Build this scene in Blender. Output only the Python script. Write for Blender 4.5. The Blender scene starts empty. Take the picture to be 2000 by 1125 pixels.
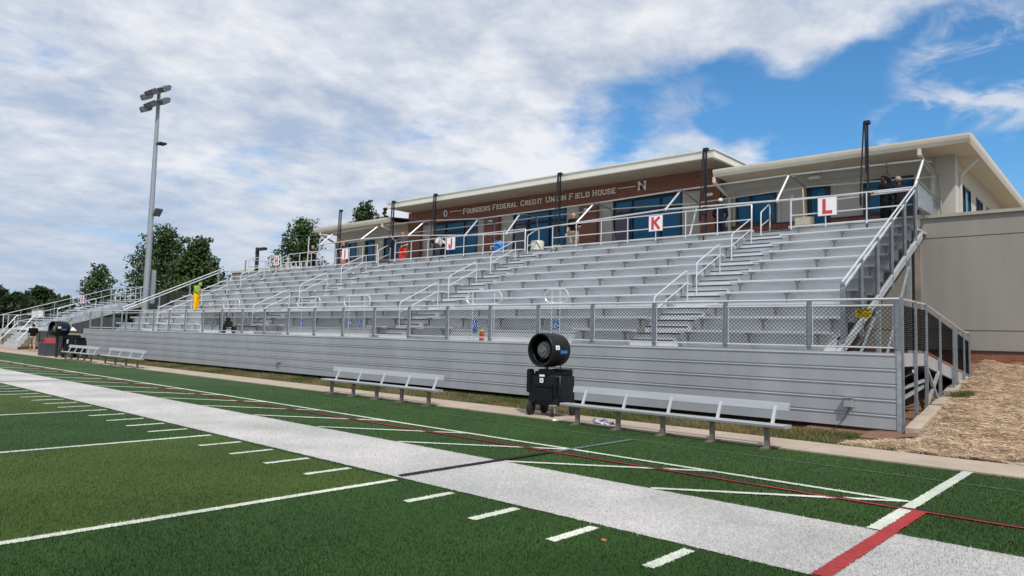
import bpy, bmesh, math, random
import numpy as np
from mathutils import Vector, Matrix
random.seed(7); rng = np.random.default_rng(7)
R = math.radians
scene = bpy.context.scene
COL = scene.collection
V3 = Vector
ORG = {}          # world origin of every object (no rotations on things built in place)

# ------------------------------------------------------------------ materials
MATS = {}
def mat(name, col, rough=.6, metal=0., var=0., vscale=4., bump=0., bscale=40., spec=.5, stretch=None, rough_var=0., col2=None, detail=4.):
    m = bpy.data.materials.new(name); m.use_nodes = True
    nt = m.node_tree; b = nt.nodes['Principled BSDF']
    b.inputs['Base Color'].default_value = (*col, 1); b.inputs['Roughness'].default_value = rough
    b.inputs['Metallic'].default_value = metal; b.inputs['Specular IOR Level'].default_value = spec
    tc = nt.nodes.new('ShaderNodeTexCoord'); src = tc.outputs['Object']
    if stretch:
        mp = nt.nodes.new('ShaderNodeMapping'); mp.inputs['Scale'].default_value = stretch
        nt.links.new(src, mp.inputs['Vector']); src = mp.outputs['Vector']
    if var or col2:
        n = nt.nodes.new('ShaderNodeTexNoise'); n.inputs['Scale'].default_value = vscale; n.inputs['Detail'].default_value = detail
        n.inputs['Roughness'].default_value = .62
        nt.links.new(src, n.inputs['Vector'])
        r = nt.nodes.new('ShaderNodeValToRGB'); r.color_ramp.elements[0].position = .3; r.color_ramp.elements[1].position = .7
        c2 = col2 or tuple(c * (1 + var) for c in col); c1 = tuple(c * (1 - var) for c in col) if not col2 else col
        r.color_ramp.elements[0].color = (*c1, 1); r.color_ramp.elements[1].color = (*c2, 1)
        nt.links.new(n.outputs['Fac'], r.inputs['Fac']); nt.links.new(r.outputs['Color'], b.inputs['Base Color'])
        if rough_var:
            mr = nt.nodes.new('ShaderNodeMapRange'); mr.inputs['To Min'].default_value = rough - rough_var; mr.inputs['To Max'].default_value = rough + rough_var
            nt.links.new(n.outputs['Fac'], mr.inputs['Value']); nt.links.new(mr.outputs['Result'], b.inputs['Roughness'])
    if bump:
        n2 = nt.nodes.new('ShaderNodeTexNoise'); n2.inputs['Scale'].default_value = bscale; n2.inputs['Detail'].default_value = 3
        nt.links.new(src, n2.inputs['Vector'])
        bp = nt.nodes.new('ShaderNodeBump'); bp.inputs['Strength'].default_value = bump; bp.inputs['Distance'].default_value = .02
        nt.links.new(n2.outputs['Fac'], bp.inputs['Height']); nt.links.new(bp.outputs['Normal'], b.inputs['Normal'])
    MATS[name] = m
    return m

def vcol_mat(name, rough=.7, spec=.3, mul=1., trans=0.):
    m = bpy.data.materials.new(name); m.use_nodes = True; nt = m.node_tree; b = nt.nodes['Principled BSDF']
    a = nt.nodes.new('ShaderNodeAttribute'); a.attribute_name = 'tint'
    nt.links.new(a.outputs['Color'], b.inputs['Base Color'])
    b.inputs['Roughness'].default_value = rough; b.inputs['Specular IOR Level'].default_value = spec
    if trans:
        t = nt.nodes.new('ShaderNodeBsdfTranslucent'); nt.links.new(a.outputs['Color'], t.inputs['Color'])
        mx = nt.nodes.new('ShaderNodeMixShader'); mx.inputs[0].default_value = trans
        nt.links.new(b.outputs[0], mx.inputs[1]); nt.links.new(t.outputs[0], mx.inputs[2])
        nt.links.new(mx.outputs[0], nt.nodes['Material Output'].inputs['Surface'])
    return m

def brick_mat(name, c1, c2, mortar, scale=1., soldier=False):
    m = bpy.data.materials.new(name); m.use_nodes = True; nt = m.node_tree; b = nt.nodes['Principled BSDF']
    tc = nt.nodes.new('ShaderNodeTexCoord'); sp = nt.nodes.new('ShaderNodeSeparateXYZ'); cb = nt.nodes.new('ShaderNodeCombineXYZ')
    ad = nt.nodes.new('ShaderNodeMath'); ad.operation = 'ADD'
    nt.links.new(tc.outputs['Object'], sp.inputs[0]); nt.links.new(sp.outputs['X'], ad.inputs[0]); nt.links.new(sp.outputs['Y'], ad.inputs[1])
    if soldier:
        nt.links.new(sp.outputs['Z'], cb.inputs['X']); nt.links.new(ad.outputs[0], cb.inputs['Y'])
    else:
        nt.links.new(ad.outputs[0], cb.inputs['X']); nt.links.new(sp.outputs['Z'], cb.inputs['Y'])
    br = nt.nodes.new('ShaderNodeTexBrick'); br.inputs['Scale'].default_value = 1
    br.inputs['Brick Width'].default_value = .2 if not soldier else .2; br.inputs['Row Height'].default_value = .067
    br.inputs['Mortar Size'].default_value = .006; br.inputs['Color1'].default_value = (*c1, 1); br.inputs['Color2'].default_value = (*c2, 1); br.inputs['Mortar'].default_value = (*mortar, 1)
    if soldier: br.offset = 0
    nt.links.new(cb.outputs[0], br.inputs['Vector'])
    n = nt.nodes.new('ShaderNodeTexNoise'); n.inputs['Scale'].default_value = 9; n.inputs['Detail'].default_value = 5
    nt.links.new(tc.outputs['Object'], n.inputs['Vector'])
    mx = nt.nodes.new('ShaderNodeMix'); mx.data_type = 'RGBA'; mx.blend_type = 'OVERLAY'; mx.inputs[0].default_value = .45
    nt.links.new(br.outputs['Color'], mx.inputs[6]); nt.links.new(n.outputs['Color'], mx.inputs[7])
    nt.links.new(mx.outputs[2], b.inputs['Base Color'])
    bp = nt.nodes.new('ShaderNodeBump'); bp.inputs['Strength'].default_value = .5; bp.inputs['Distance'].default_value = .01; bp.invert = True
    nt.links.new(br.outputs['Fac'], bp.inputs['Height']); nt.links.new(bp.outputs['Normal'], b.inputs['Normal'])
    b.inputs['Roughness'].default_value = .85
    MATS[name] = m; return m

ALU = mat('aluminium', (.56, .59, .62), .42, .55, .10, 1.6, .05, 60, rough_var=.08)
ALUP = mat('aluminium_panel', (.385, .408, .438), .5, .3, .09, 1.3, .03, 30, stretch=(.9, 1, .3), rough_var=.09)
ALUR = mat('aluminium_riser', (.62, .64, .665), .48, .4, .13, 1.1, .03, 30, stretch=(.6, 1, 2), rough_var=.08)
SEAT = mat('aluminium_seat', (.68, .695, .71), .4, .5, .12, 1.6, .03, 40, stretch=(.4, 4, 4), rough_var=.08)
GALV = mat('galvanised_steel', (.36, .40, .43), .5, .5, .2, 9., .05, 50, rough_var=.1)
PIPE = mat('bright_aluminium_pipe', (.64, .66, .68), .34, .45, .06, 3.)
TENT = mat('tent_frame_aluminium', (.66, .66, .65), .38, .5, .1, 2.)
TENTD = mat('tent_frame_dull', (.30, .29, .27), .5, .5, .15, 2.)
BENCH = mat('bench_aluminium', (.47, .49, .515), .42, .5, .1, 1.6, .03, 40, stretch=(.4, 4, 4), rough_var=.08)
LEGM = mat('bench_leg_steel', (.20, .18, .155), .55, .4, .2, 7.)
BLACKWIRE = mat('black_vinyl_wire', (.006, .007, .008), .8, spec=.05)
POSTG = mat('dull_galvanised_post', (.205, .235, .265), .55, .3, .2, 9., .05, 50, rough_var=.1)
BRK = mat('bracket_grey', (.30, .285, .26), .55, .3, .2, 9.)
DARKGAP = mat('lip_gap_strip', (.015, .016, .02), .8)
BLACKPL = mat('black_plastic', (.0065, .0075, .009), .45, 0, .3, 6., .06, 80, spec=.32, rough_var=.1)
BLACKMT = mat('black_metal', (.012, .013, .016), .45, 0, .2, 8.)
RUBBER = mat('black_rubber', (.012, .012, .012), .8)
MOTOR = mat('grey_motor', (.16, .155, .15), .45, .3, .15, 20)
WHITE = mat('white_paint', (.78, .79, .82), .5, 0, .04, 5.)
RED = mat('red_paint', (.58, .045, .05), .5, 0, .06, 8.)
BLUE = mat('blue_sign_paint', (.03, .14, .44), .6)
BLUELAB = mat('blue_label', (.02, .10, .34), .45)
YEL = mat('yellow_sign_paint', (.66, .52, .02), .5, 0, .08, 9.)
STUCCO = mat('taupe_stucco', (.46, .44, .40), .9, 0, .05, 1.2, .15, 90)
STUCCOL = mat('beige_stucco', (.42, .38, .32), .9, 0, .05, 1.2, .12, 90)
TRIM = mat('beige_trim', (.60, .55, .47), .6, 0, .05, 2.)
CREAM = mat('cream_fascia', (.70, .69, .62), .55, 0, .04, 2.)
ROOFM = mat('dark_roof', (.10, .11, .12), .7, 0, .1, 2.)
WALLG = mat('gray_concrete_wall', (.31, .297, .277), .93, 0, .0, .8, .2, 60, stretch=(1, 1, .22), col2=(.245, .235, .22), detail=8)
COPE = mat('pale_coping', (.36, .34, .29), .85, 0, .12, 2.)
FRAMED = mat('dark_window_frame', (.008, .009, .014), .4)
FLASH = mat('black_flashing', (.02, .02, .022), .5)
BRICK = brick_mat('red_brick', (.27, .086, .05), (.19, .06, .036), (.21, .155, .125))
BRICKS = brick_mat('red_brick_soldier', (.27, .086, .05), (.195, .06, .036), (.19, .14, .11), soldier=True)
def glass_mat():
    m = bpy.data.materials.new('blue_tinted_glass'); m.use_nodes = True; b = m.node_tree.nodes['Principled BSDF']
    b.inputs['Base Color'].default_value = (.018, .125, .25, 1); b.inputs['Roughness'].default_value = .04; b.inputs['Specular IOR Level'].default_value = .32
    b.inputs['IOR'].default_value = 1.33
    nt = m.node_tree; n = nt.nodes.new('ShaderNodeTexNoise'); n.inputs['Scale'].default_value = 1.1
    bp = nt.nodes.new('ShaderNodeBump'); bp.inputs['Strength'].default_value = .05; nt.links.new(n.outputs['Fac'], bp.inputs['Height']); nt.links.new(bp.outputs['Normal'], b.inputs['Normal'])
    return m
GLASS = glass_mat()
def soffit_mat():
    m = mat('brown_plank_soffit', (.34, .27, .20), .7, 0, .08, 1.)
    nt = m.node_tree; b = nt.nodes['Principled BSDF']; tc = nt.nodes.new('ShaderNodeTexCoord'); w = nt.nodes.new('ShaderNodeTexWave')
    w.bands_direction = 'X'; w.inputs['Scale'].default_value = 1.3; w.wave_profile = 'SAW'
    nt.links.new(tc.outputs['Object'], w.inputs['Vector'])
    r = nt.nodes.new('ShaderNodeValToRGB'); r.color_ramp.elements[0].position = .0; r.color_ramp.elements[0].color = (0, 0, 0, 1); r.color_ramp.elements[1].position = .08
    nt.links.new(w.outputs['Fac'], r.inputs['Fac'])
    bp = nt.nodes.new('ShaderNodeBump'); bp.inputs['Strength'].default_value = .8; bp.inputs['Distance'].default_value = .02
    nt.links.new(r.outputs['Color'], bp.inputs['Height']); nt.links.new(bp.outputs['Normal'], b.inputs['Normal'])
    return m
SOFFIT = soffit_mat()
SOFFITB = mat('beige_soffit', (.40, .335, .26), .8, 0, .05, 1.)
CONC = mat('pale_concrete', (.36, .295, .235), .9, 0, .16, 1.1, .15, 60, detail=8)
DIRT = mat('red_brown_dirt', (.10, .062, .038), .95, 0, .3, 1.5, .6, 12, detail=8)
STONE = mat('pale_kerb_stone', (.37, .31, .24), .9, 0, .2, 3., .3, 40)
BARK = mat('bark', (.075, .055, .04), .9, 0, .3, 6., .5, 14)
LEAF = vcol_mat('leaves', .55, .25, trans=.2)
BLADE = vcol_mat('turf_fibre', .6, .08)
STRAW = vcol_mat('straw_fibre', .75, .2)
SKIN_L = mat('light_skin', (.46, .27, .19), .6); SKIN_D = mat('dark_skin', (.06, .034, .024), .55)
def cloth(n, c): return mat(n, c, .9, 0, .12, 12., .1, 50, spec=.12)

# ------------------------------------------------------------------ mesh builder
class MB:
    def __init__(s): s.v = []; s.f = []
    def add(s, vs, fs):
        o = len(s.v); s.v += [tuple(v) for v in vs]; s.f += [tuple(i + o for i in f) for f in fs]; return s
    def box(s, x0, x1, y0, y1, z0, z1):
        return s.add([(x0,y0,z0),(x1,y0,z0),(x1,y1,z0),(x0,y1,z0),(x0,y0,z1),(x1,y0,z1),(x1,y1,z1),(x0,y1,z1)],
              [(0,3,2,1),(4,5,6,7),(0,1,5,4),(1,2,6,5),(2,3,7,6),(3,0,4,7)])
    def bbox(s, x0, x1, y0, y1, z0, z1, b=.01):
        # box with chamfered vertical and horizontal edges
        bm = bmesh.new(); bmesh.ops.create_cube(bm, size=1)
        for v in bm.verts: v.co = V3(((x0+x1)/2 + v.co.x*(x1-x0), (y0+y1)/2 + v.co.y*(y1-y0), (z0+z1)/2 + v.co.z*(z1-z0)))
        bmesh.ops.bevel(bm, geom=bm.edges[:], offset=b, segments=2, affect='EDGES')
        bm.verts.ensure_lookup_table(); bm.verts.index_update()
        s.add([v.co[:] for v in bm.verts], [[v.index for v in f.verts] for f in bm.faces]); bm.free(); return s
    def tube(s, pts, r, n=7, cap=True):
        pts = [V3(p) for p in pts]; rs = r if isinstance(r, (list, tuple)) else [r] * len(pts)
        rings = []; prev = None
        for i, p in enumerate(pts):
            a = (pts[i] - pts[i-1]).normalized() if i else None; b = (pts[i+1] - pts[i]).normalized() if i < len(pts)-1 else None
            d = (a + b).normalized() if a and b else (a or b)
            if prev is None: u = d.orthogonal().normalized()
            else: u = (prev - d * prev.dot(d)).normalized()
            prev = u; w = d.cross(u); sc = 1. / max(.5, d.dot(b)) if a and b else 1.
            rings.append([p + (u * math.cos(2*math.pi*k/n) + w * math.sin(2*math.pi*k/n)) * rs[i] * (sc if 0 else 1) for k in range(n)])
        vs = [v[:] for rg in rings for v in rg]; fs = []
        for i in range(len(pts)-1):
            for k in range(n):
                fs.append((i*n+k, i*n+(k+1)%n, (i+1)*n+(k+1)%n, (i+1)*n+k))
        if cap: fs += [tuple(range(n-1, -1, -1)), tuple(range((len(pts)-1)*n, len(pts)*n))]
        return s.add(vs, fs)
    def bar(s, a, b, w, h):
        a = V3(a); b = V3(b); d = (b-a).normalized(); up = V3((0,0,1)) if abs(d.z) < .95 else V3((0,1,0))
        x = d.cross(up).normalized(); y = x.cross(d)
        vs = [p + x*sx*w/2 + y*sy*h/2 for p in (a, b) for sx, sy in ((-1,-1),(1,-1),(1,1),(-1,1))]
        return s.add([v[:] for v in vs], [(0,1,2,3),(7,6,5,4),(0,4,5,1),(1,5,6,2),(2,6,7,3),(3,7,4,0)])
    def prism(s, poly, axis, a0, a1):
        # poly: 2D points; axis 'x' -> (y,z), 'y' -> (x,z), 'z' -> (x,y)
        def P(p, a): return (a, p[0], p[1]) if axis == 'x' else (p[0], a, p[1]) if axis == 'y' else (p[0], p[1], a)
        n = len(poly)
        return s.add([P(p, a0) for p in poly] + [P(p, a1) for p in poly],
              [tuple(range(n))[::-1], tuple(range(n, 2*n))] + [(i, (i+1) % n, n+(i+1) % n, n+i) for i in range(n)])
    def sheet(s, poly, z): return s.add([(x, y, z) for x, y in poly], [tuple(range(len(poly)))])
    def sph(s, c, r, n=10, m=7, sc=(1,1,1)):
        vs = []; fs = []
        for i in range(m+1):
            t = math.pi*i/m
            for k in range(n):
                p = 2*math.pi*k/n; vs.append((c[0]+r*sc[0]*math.sin(t)*math.cos(p), c[1]+r*sc[1]*math.sin(t)*math.sin(p), c[2]+r*sc[2]*math.cos(t)))
        for i in range(m):
            for k in range(n): fs.append((i*n+k, (i+1)*n+k, (i+1)*n+(k+1) % n, i*n+(k+1) % n))
        return s.add(vs, fs)
    def lathe(s, prof, c, ax, n=20):
        # prof: (radius, offset along axis)
        ax = V3(ax).normalized(); u = ax.orthogonal().normalized(); w = ax.cross(u); c = V3(c); vs = []; fs = []
        for r, h in prof:
            for k in range(n):
                a = 2*math.pi*k/n; vs.append((c + ax*h + (u*math.cos(a)+w*math.sin(a))*r)[:])
        for i in range(len(prof)-1):
            for k in range(n): fs.append((i*n+k, i*n+(k+1) % n, (i+1)*n+(k+1) % n, (i+1)*n+k))
        return s.add(vs, fs)
    def build(s, name, material, parent=None, smooth=False, loc=None):
        o0 = ORG[parent.name] if parent else V3(loc or (0,0,0))
        me = bpy.data.meshes.new(name)
        me.from_pydata([(v[0]-o0.x, v[1]-o0.y, v[2]-o0.z) for v in s.v], [], s.f); me.update()
        bm = bmesh.new(); bm.from_mesh(me); bmesh.ops.recalc_face_normals(bm, faces=bm.faces); bm.to_mesh(me); bm.free()
        if smooth:
            for p in me.polygons: p.use_smooth = True
            try: me.set_sharp_from_angle(angle=R(40))
            except Exception: pass
        me.materials.append(material)
        o = bpy.data.objects.new(name, me); COL.objects.link(o)
        if parent: o.parent = parent; ORG[o.name] = ORG[parent.name].copy()
        else: o.location = o0; ORG[o.name] = o0.copy()
        return o

def tag(o, label=None, cat=None, group=None, kind=None):
    for k, v in (('label', label), ('category', cat), ('group', group), ('kind', kind)):
        if v: o[k] = v
    return o
def thing(name, loc, label, cat, group=None):
    o = bpy.data.objects.new(name, None); COL.objects.link(o); o.location = loc; o.empty_display_size = .1
    ORG[o.name] = V3(loc); return tag(o, label, cat, group)
def dup_part(o, parent, loc):
    c = o.copy(); COL.objects.link(c); c.parent = parent; c.location = loc; ORG[c.name] = ORG[parent.name] + V3(loc); return c
def copy_tree(o, parent=None):
    c = o.copy(); COL.objects.link(c)
    if parent: c.parent = parent
    for ch in list(o.children): copy_tree(ch, c)
    return c
def raw(name, verts, faces, material, tint=None, kind=None, parent=None):
    me = bpy.data.meshes.new(name); nv = len(verts); nf = len(faces); k = faces.shape[1]
    me.vertices.add(nv); me.vertices.foreach_set('co', np.asarray(verts, np.float32).ravel())
    me.loops.add(nf*k); me.loops.foreach_set('vertex_index', np.asarray(faces, np.int32).ravel())
    me.polygons.add(nf); me.polygons.foreach_set('loop_start', np.arange(0, nf*k, k, dtype=np.int32)); 
    me.update(calc_edges=True); me.validate()
    if tint is not None:
        a = me.color_attributes.new('tint', 'FLOAT_COLOR', 'POINT')
        a.data.foreach_set('color', np.concatenate([tint, np.ones((nv, 1))], 1).astype(np.float32).ravel())
    me.materials.append(material); o = bpy.data.objects.new(name, me); COL.objects.link(o)
    if parent: o.parent = parent
    ORG[o.name] = V3((0,0,0))
    if kind: o['kind'] = kind
    return o

# stroke glyphs on a 4 x 6 grid (x 0..4, y 0..6)
GL = {'F': [[(0,0),(0,6),(4,6)], [(0,3),(3,3)]], 'O': [[(1,0),(0,1),(0,5),(1,6),(3,6),(4,5),(4,1),(3,0),(1,0)]], 'U': [[(0,6),(0,1),(1,0),(3,0),(4,1),(4,6)]],
 'N': [[(0,0),(0,6),(4,0),(4,6)]], 'D': [[(0,0),(0,6),(2.8,6),(4,5),(4,1),(2.8,0),(0,0)]], 'E': [[(4,0),(0,0),(0,6),(4,6)], [(0,3),(3,3)]],
 'R': [[(0,0),(0,6),(3,6),(4,5.2),(4,3.8),(3,3),(0,3)], [(2,3),(4,0)]], 'S': [[(4,5),(3,6),(1,6),(0,5),(0,4),(1,3.2),(3,2.8),(4,2),(4,1),(3,0),(1,0),(0,1)]],
 'A': [[(0,0),(2,6),(4,0)], [(.7,2),(3.3,2)]], 'L': [[(0,6),(0,0),(4,0)]], 'C': [[(4,5),(3,6),(1,6),(0,5),(0,1),(1,0),(3,0),(4,1)]], 'I': [[(2,0),(2,6)]],
 'T': [[(2,0),(2,6)], [(0,6),(4,6)]], 'H': [[(0,0),(0,6)], [(4,0),(4,6)], [(0,3),(4,3)]], 'K': [[(0,0),(0,6)], [(4,6),(0,2.6)], [(1.3,3.6),(4,0)]],
 'J': [[(3,6),(3,1),(2.2,0),(1,0),(.2,1),(.2,1.8)]], 'G': [[(4,5),(3,6),(1,6),(0,5),(0,1),(1,0),(3,0),(4,1),(4,2.8),(2.4,2.8)]]}
GE = [0]
SERIF = {'F': [(0,0)], 'U': [(0,6),(4,6)], 'N': [(0,0),(0,6),(4,6)], 'R': [(0,0),(4,0)], 'A': [(0,0),(4,0)], 'L': [(0,6)], 'I': [(2,0),(2,6)], 'T': [(2,0)], 'H': [(0,0),(0,6),(4,0),(4,6)], 'D': [], 'E': []}
def glyph(mb, ch, x, y, z, w, h, st, th, serif=False):
    for pl in GL[ch]:
        P = [(x + p[0]/4*w, z + p[1]/6*h) for p in pl]
        for i in range(len(P)-1):
            a = V3((P[i][0], y, P[i][1])); b = V3((P[i+1][0], y, P[i+1][1])); d = (b-a).normalized()
            a2 = a - d*st/2; b2 = b + d*st/2; n = V3((-d.z, 0, d.x))*st/2; t = V3((0, th, 0)); GE[0] = (GE[0]+1) % 23; e = .00035*GE[0]
            q = [a2-n, b2-n, b2+n, a2+n]
            vs = [(v + V3((0,-e,0)))[:] for v in q] + [(v+t)[:] for v in q]
            mb.add(vs, [(0,1,2,3),(7,6,5,4),(0,4,5,1),(1,5,6,2),(2,6,7,3),(3,7,4,0)])
    if serif:
        for sx, sz in SERIF.get(ch, []):
            cx = x + sx/4*w; cz = z + sz/6*h; mb.box(cx-w*.2, cx+w*.2, y-.003, y+th, cz-st*.45, cz+st*.45)

# ------------------------------------------------------------------ camera
CAM_P = V3((6.3976, -5.3269, 1.635)); YAW, PIT, ROL, F = -.72599, .07114, .0269, 1391.8
fw = V3((math.sin(YAW)*math.cos(PIT), math.cos(YAW)*math.cos(PIT), math.sin(PIT)))
r0 = V3((math.cos(YAW), -math.sin(YAW), 0)); u0 = r0.cross(fw)
rt = r0*math.cos(ROL) + u0*math.sin(ROL); up = -r0*math.sin(ROL) + u0*math.cos(ROL)
cd = bpy.data.cameras.new('camera'); cam = bpy.data.objects.new('camera', cd); COL.objects.link(cam)
M = Matrix((rt, up, -fw)).transposed().to_4x4(); M.translation = CAM_P; cam.matrix_world = M
cd.sensor_width = 36; cd.lens = F/2000*36; cd.clip_end = 4000; cd.clip_start = .05; scene.camera = cam

# ------------------------------------------------------------------ light
AZ = V3((.72, -.50)); ELEV = R(53)
sd = V3((AZ.x*math.cos(ELEV)/AZ.length, AZ.y*math.cos(ELEV)/AZ.length, math.sin(ELEV)))
sl = bpy.data.lights.new('sun', 'SUN'); sl.energy = 3.0; sl.angle = R(1.2); sl.color = (1, .95, .87)
so = bpy.data.objects.new('sun', sl); COL.objects.link(so); so.rotation_euler = (-sd).to_track_quat('-Z', 'Y').to_euler()
w = bpy.data.worlds.new('World'); scene.world = w; w.use_nodes = True; nt = w.node_tree; N = nt.nodes; Lk = nt.links
bg = N['Background']; bg.inputs['Strength'].default_value = .1
sky = N.new('ShaderNodeTexSky'); sky.sky_type = 'NISHITA'; sky.sun_disc = False; sky.sun_elevation = ELEV; sky.sun_rotation = math.atan2(sd.x, sd.y)
sky.air_density = 1.0; sky.dust_density = .6; sky.ozone_density = 1.6
tc = N.new('ShaderNodeTexCoord')
def math_(op, a, b=None, c=None):
    n = N.new('ShaderNodeMath'); n.operation = op
    for i, x in enumerate((a, b, c)):
        if x is None: continue
        if isinstance(x, (int, float)): n.inputs[i].default_value = x
        else: Lk.new(x, n.inputs[i])
    return n.outputs[0]
sep = N.new('ShaderNodeSeparateXYZ'); Lk.new(tc.outputs['Generated'], sep.inputs[0])
zz = math_('ADD', math_('MAXIMUM', sep.outputs['Z'], 0.), .20)
cx = math_('DIVIDE', sep.outputs['X'], zz); cy = math_('DIVIDE', sep.outputs['Y'], zz)
cmb = N.new('ShaderNodeCombineXYZ'); Lk.new(cx, cmb.inputs[0]); Lk.new(cy, cmb.inputs[1])
def noise(scale, detail, rough, off, dist=0.):
    mp = N.new('ShaderNodeMapping'); mp.inputs['Rotation'].default_value = (0, 0, R(-28)); mp.inputs['Scale'].default_value = (1, .88, 1); mp.inputs['Location'].default_value = off; Lk.new(cmb.outputs[0], mp.inputs[0])
    n = N.new('ShaderNodeTexNoise'); n.inputs['Scale'].default_value = scale; n.inputs['Detail'].default_value = detail; n.inputs['Roughness'].default_value = rough
    n.inputs['Distortion'].default_value = dist; Lk.new(mp.outputs[0], n.inputs['Vector']); return n.outputs['Fac']
def pixdir(uu, vv): return (fw + rt*(uu-1000)/F + up*(562.5-vv)/F).normalized()
def lobe(uu, vv, rad_in, rad_out):
    d = pixdir(uu, vv); vm = N.new('ShaderNodeVectorMath'); vm.operation = 'DOT_PRODUCT'; Lk.new(tc.outputs['Generated'], vm.inputs[0]); vm.inputs[1].default_value = d
    mr = N.new('ShaderNodeMapRange'); mr.interpolation_type = 'SMOOTHSTEP'; mr.inputs['From Min'].default_value = math.cos(R(rad_out)); mr.inputs['From Max'].default_value = math.cos(R(rad_in))
    Lk.new(vm.outputs['Value'], mr.inputs['Value']); return mr.outputs[0]
SKY_LOBES = [(1330,240,.5,7,.26),(1445,185,1,4.2,.30),(1640,260,2,7,.40),(1800,190,2,7,.32),(1960,290,3,9,.34),(1930,90,1,7,.13),(1170,250,.5,5,.16),(2150,150,2,9,.25),(470,440,2,8,.07)]
cov = noise(1.9, 12, .56, (3.1, 1.7, 0), .1)
fine = noise(6.5, 10, .62, (.4, 2.2, 0), .15)
cov = math_('ADD', math_('MULTIPLY', cov, .66), math_('MULTIPLY', fine, .46))
for (a, b, c, d, e) in SKY_LOBES: cov = math_('SUBTRACT', cov, math_('MULTIPLY', lobe(a, b, c, d), e))
mrc = N.new('ShaderNodeMapRange'); mrc.interpolation_type = 'SMOOTHSTEP'; mrc.inputs['From Min'].default_value = .24; mrc.inputs['From Max'].default_value = .53; Lk.new(cov, mrc.inputs['Value'])
sh1 = noise(1.7, 8, .5, (7.3, 4.1, 0), .1); sh2 = noise(7.5, 10, .6, (2.3, 9.1, 0), .15)
shade = math_('ADD', math_('MULTIPLY', sh1, .55), math_('MULTIPLY', sh2, .45))
ramp = N.new('ShaderNodeValToRGB'); ramp.color_ramp.elements[0].position = .37; ramp.color_ramp.elements[1].position = .60
ramp.color_ramp.elements[0].color = (3.95, 4.42, 5.3, 1); ramp.color_ramp.elements[1].color = (6.75, 6.9, 7.25, 1)
Lk.new(shade, ramp.inputs['Fac'])
ramp_f = N.new('ShaderNodeMapRange'); ramp_f.inputs['From Min'].default_value = .36; ramp_f.inputs['From Max'].default_value = .58; Lk.new(shade, ramp_f.inputs['Value'])
skyc = N.new('ShaderNodeMix'); skyc.data_type = 'RGBA'; skyc.blend_type = 'MULTIPLY'; skyc.inputs[0].default_value = 1; skyc.inputs[7].default_value = (.50, .95, 1.22, 1); Lk.new(sky.outputs[0], skyc.inputs[6])
opac = math_('MULTIPLY', mrc.outputs[0], math_('ADD', .8, math_('MULTIPLY', ramp_f.outputs[0], .2)))
wn = noise(5.2, 9, .6, (5.1, .6, 0), .6); wr_ = N.new('ShaderNodeMapRange'); wr_.interpolation_type = 'SMOOTHSTEP'; wr_.inputs['From Min'].default_value = .45; wr_.inputs['From Max'].default_value = .68; Lk.new(wn, wr_.inputs['Value'])
wl = math_('ADD', math_('MULTIPLY', lobe(1900, 125, .5, 5.5), .95), math_('ADD', math_('MULTIPLY', lobe(1770, 262, .3, 3.2), .75), math_('ADD', math_('MULTIPLY', lobe(1340, 240, .5, 4), .6), math_('MULTIPLY', lobe(1990, 200, .3, 3.), .5))))
opac = math_('MAXIMUM', opac, math_('MINIMUM', math_('MULTIPLY', wr_.outputs[0], wl), .85))
mx = N.new('ShaderNodeMix'); mx.data_type = 'RGBA'; Lk.new(opac, mx.inputs[0]); Lk.new(skyc.outputs[2], mx.inputs[6]); Lk.new(ramp.outputs['Color'], mx.inputs[7])
# pale haze towards the horizon
hz = N.new('ShaderNodeMapRange'); hz.inputs['From Min'].default_value = .0; hz.inputs['From Max'].default_value = .22; hz.inputs['To Min'].default_value = .75; hz.inputs['To Max'].default_value = 0; Lk.new(sep.outputs['Z'], hz.inputs['Value'])
mx2 = N.new('ShaderNodeMix'); mx2.data_type = 'RGBA'; Lk.new(hz.outputs[0], mx2.inputs[0]); Lk.new(mx.outputs[2], mx2.inputs[6]); mx2.inputs[7].default_value = (2.75, 3.6, 5.1, 1)
Lk.new(mx2.outputs[2], bg.inputs['Color'])
scene.view_settings.view_transform = 'Standard'; scene.view_settings.look = 'None'; scene.view_settings.exposure = .33; scene.view_settings.gamma = 1
scene.render.engine = 'CYCLES'; scene.cycles.max_bounces = 6; scene.cycles.diffuse_bounces = 3; scene.cycles.glossy_bounces = 3

# ------------------------------------------------------------------ ground and field
DR = .01209   # the field's axes are turned a little against the stand's
def fld(x, y): return (x*math.cos(DR) + y*math.sin(DR), -x*math.sin(DR) + y*math.cos(DR))
def sstep(a, b, x): t = np.clip((x-a)/(b-a), 0, 1); return t*t*(3-2*t)
def ground_z(x, y):
    x = np.asarray(x, float); y = np.asarray(y, float)
    start = 9.9 - 2.2*sstep(2.2, 3.6, x)
    h = np.clip((y-start)/(20-start), 0, 1.0)*1.3
    return h*sstep(-47, -41, x)*1.0 + .02*0
gm = MB(); xs = sorted(set([-900,-500,-300,-200,-120,-80,-60,-50,-44,-36,-28,-20,-12,-6,0,1,1.6,2,2.4,2.8,3.2,3.6,4,4.6,5.2,6,7,8,10,14,20,60,200,600])); ys = sorted(set([-500,-200,-60,-20,-6,0,6,7.2,7.6,8,8.4,8.8,9.2,9.6,10,10.4,11,11.6,12.2,13,14,15,16,17,18,19,20,24,30,45,80,160,400,900]))
gv = [(x, y, float(ground_z(x, y)) - .03 - (.006 if y < 7.5 else 0)) for y in ys for x in xs]; nx = len(xs)
gm.add(gv, [(j*nx+i, j*nx+i+1, (j+1)*nx+i+1, (j+1)*nx+i) for j in range(len(ys)-1) for i in range(nx-1)])
GRD = mat('dirt_and_dry_grass', (.115, .075, .045), .95, 0, 0, .8, .5, 10, col2=(.075, .075, .032), detail=9)
tag(gm.build('ground', GRD), kind='structure')

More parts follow.
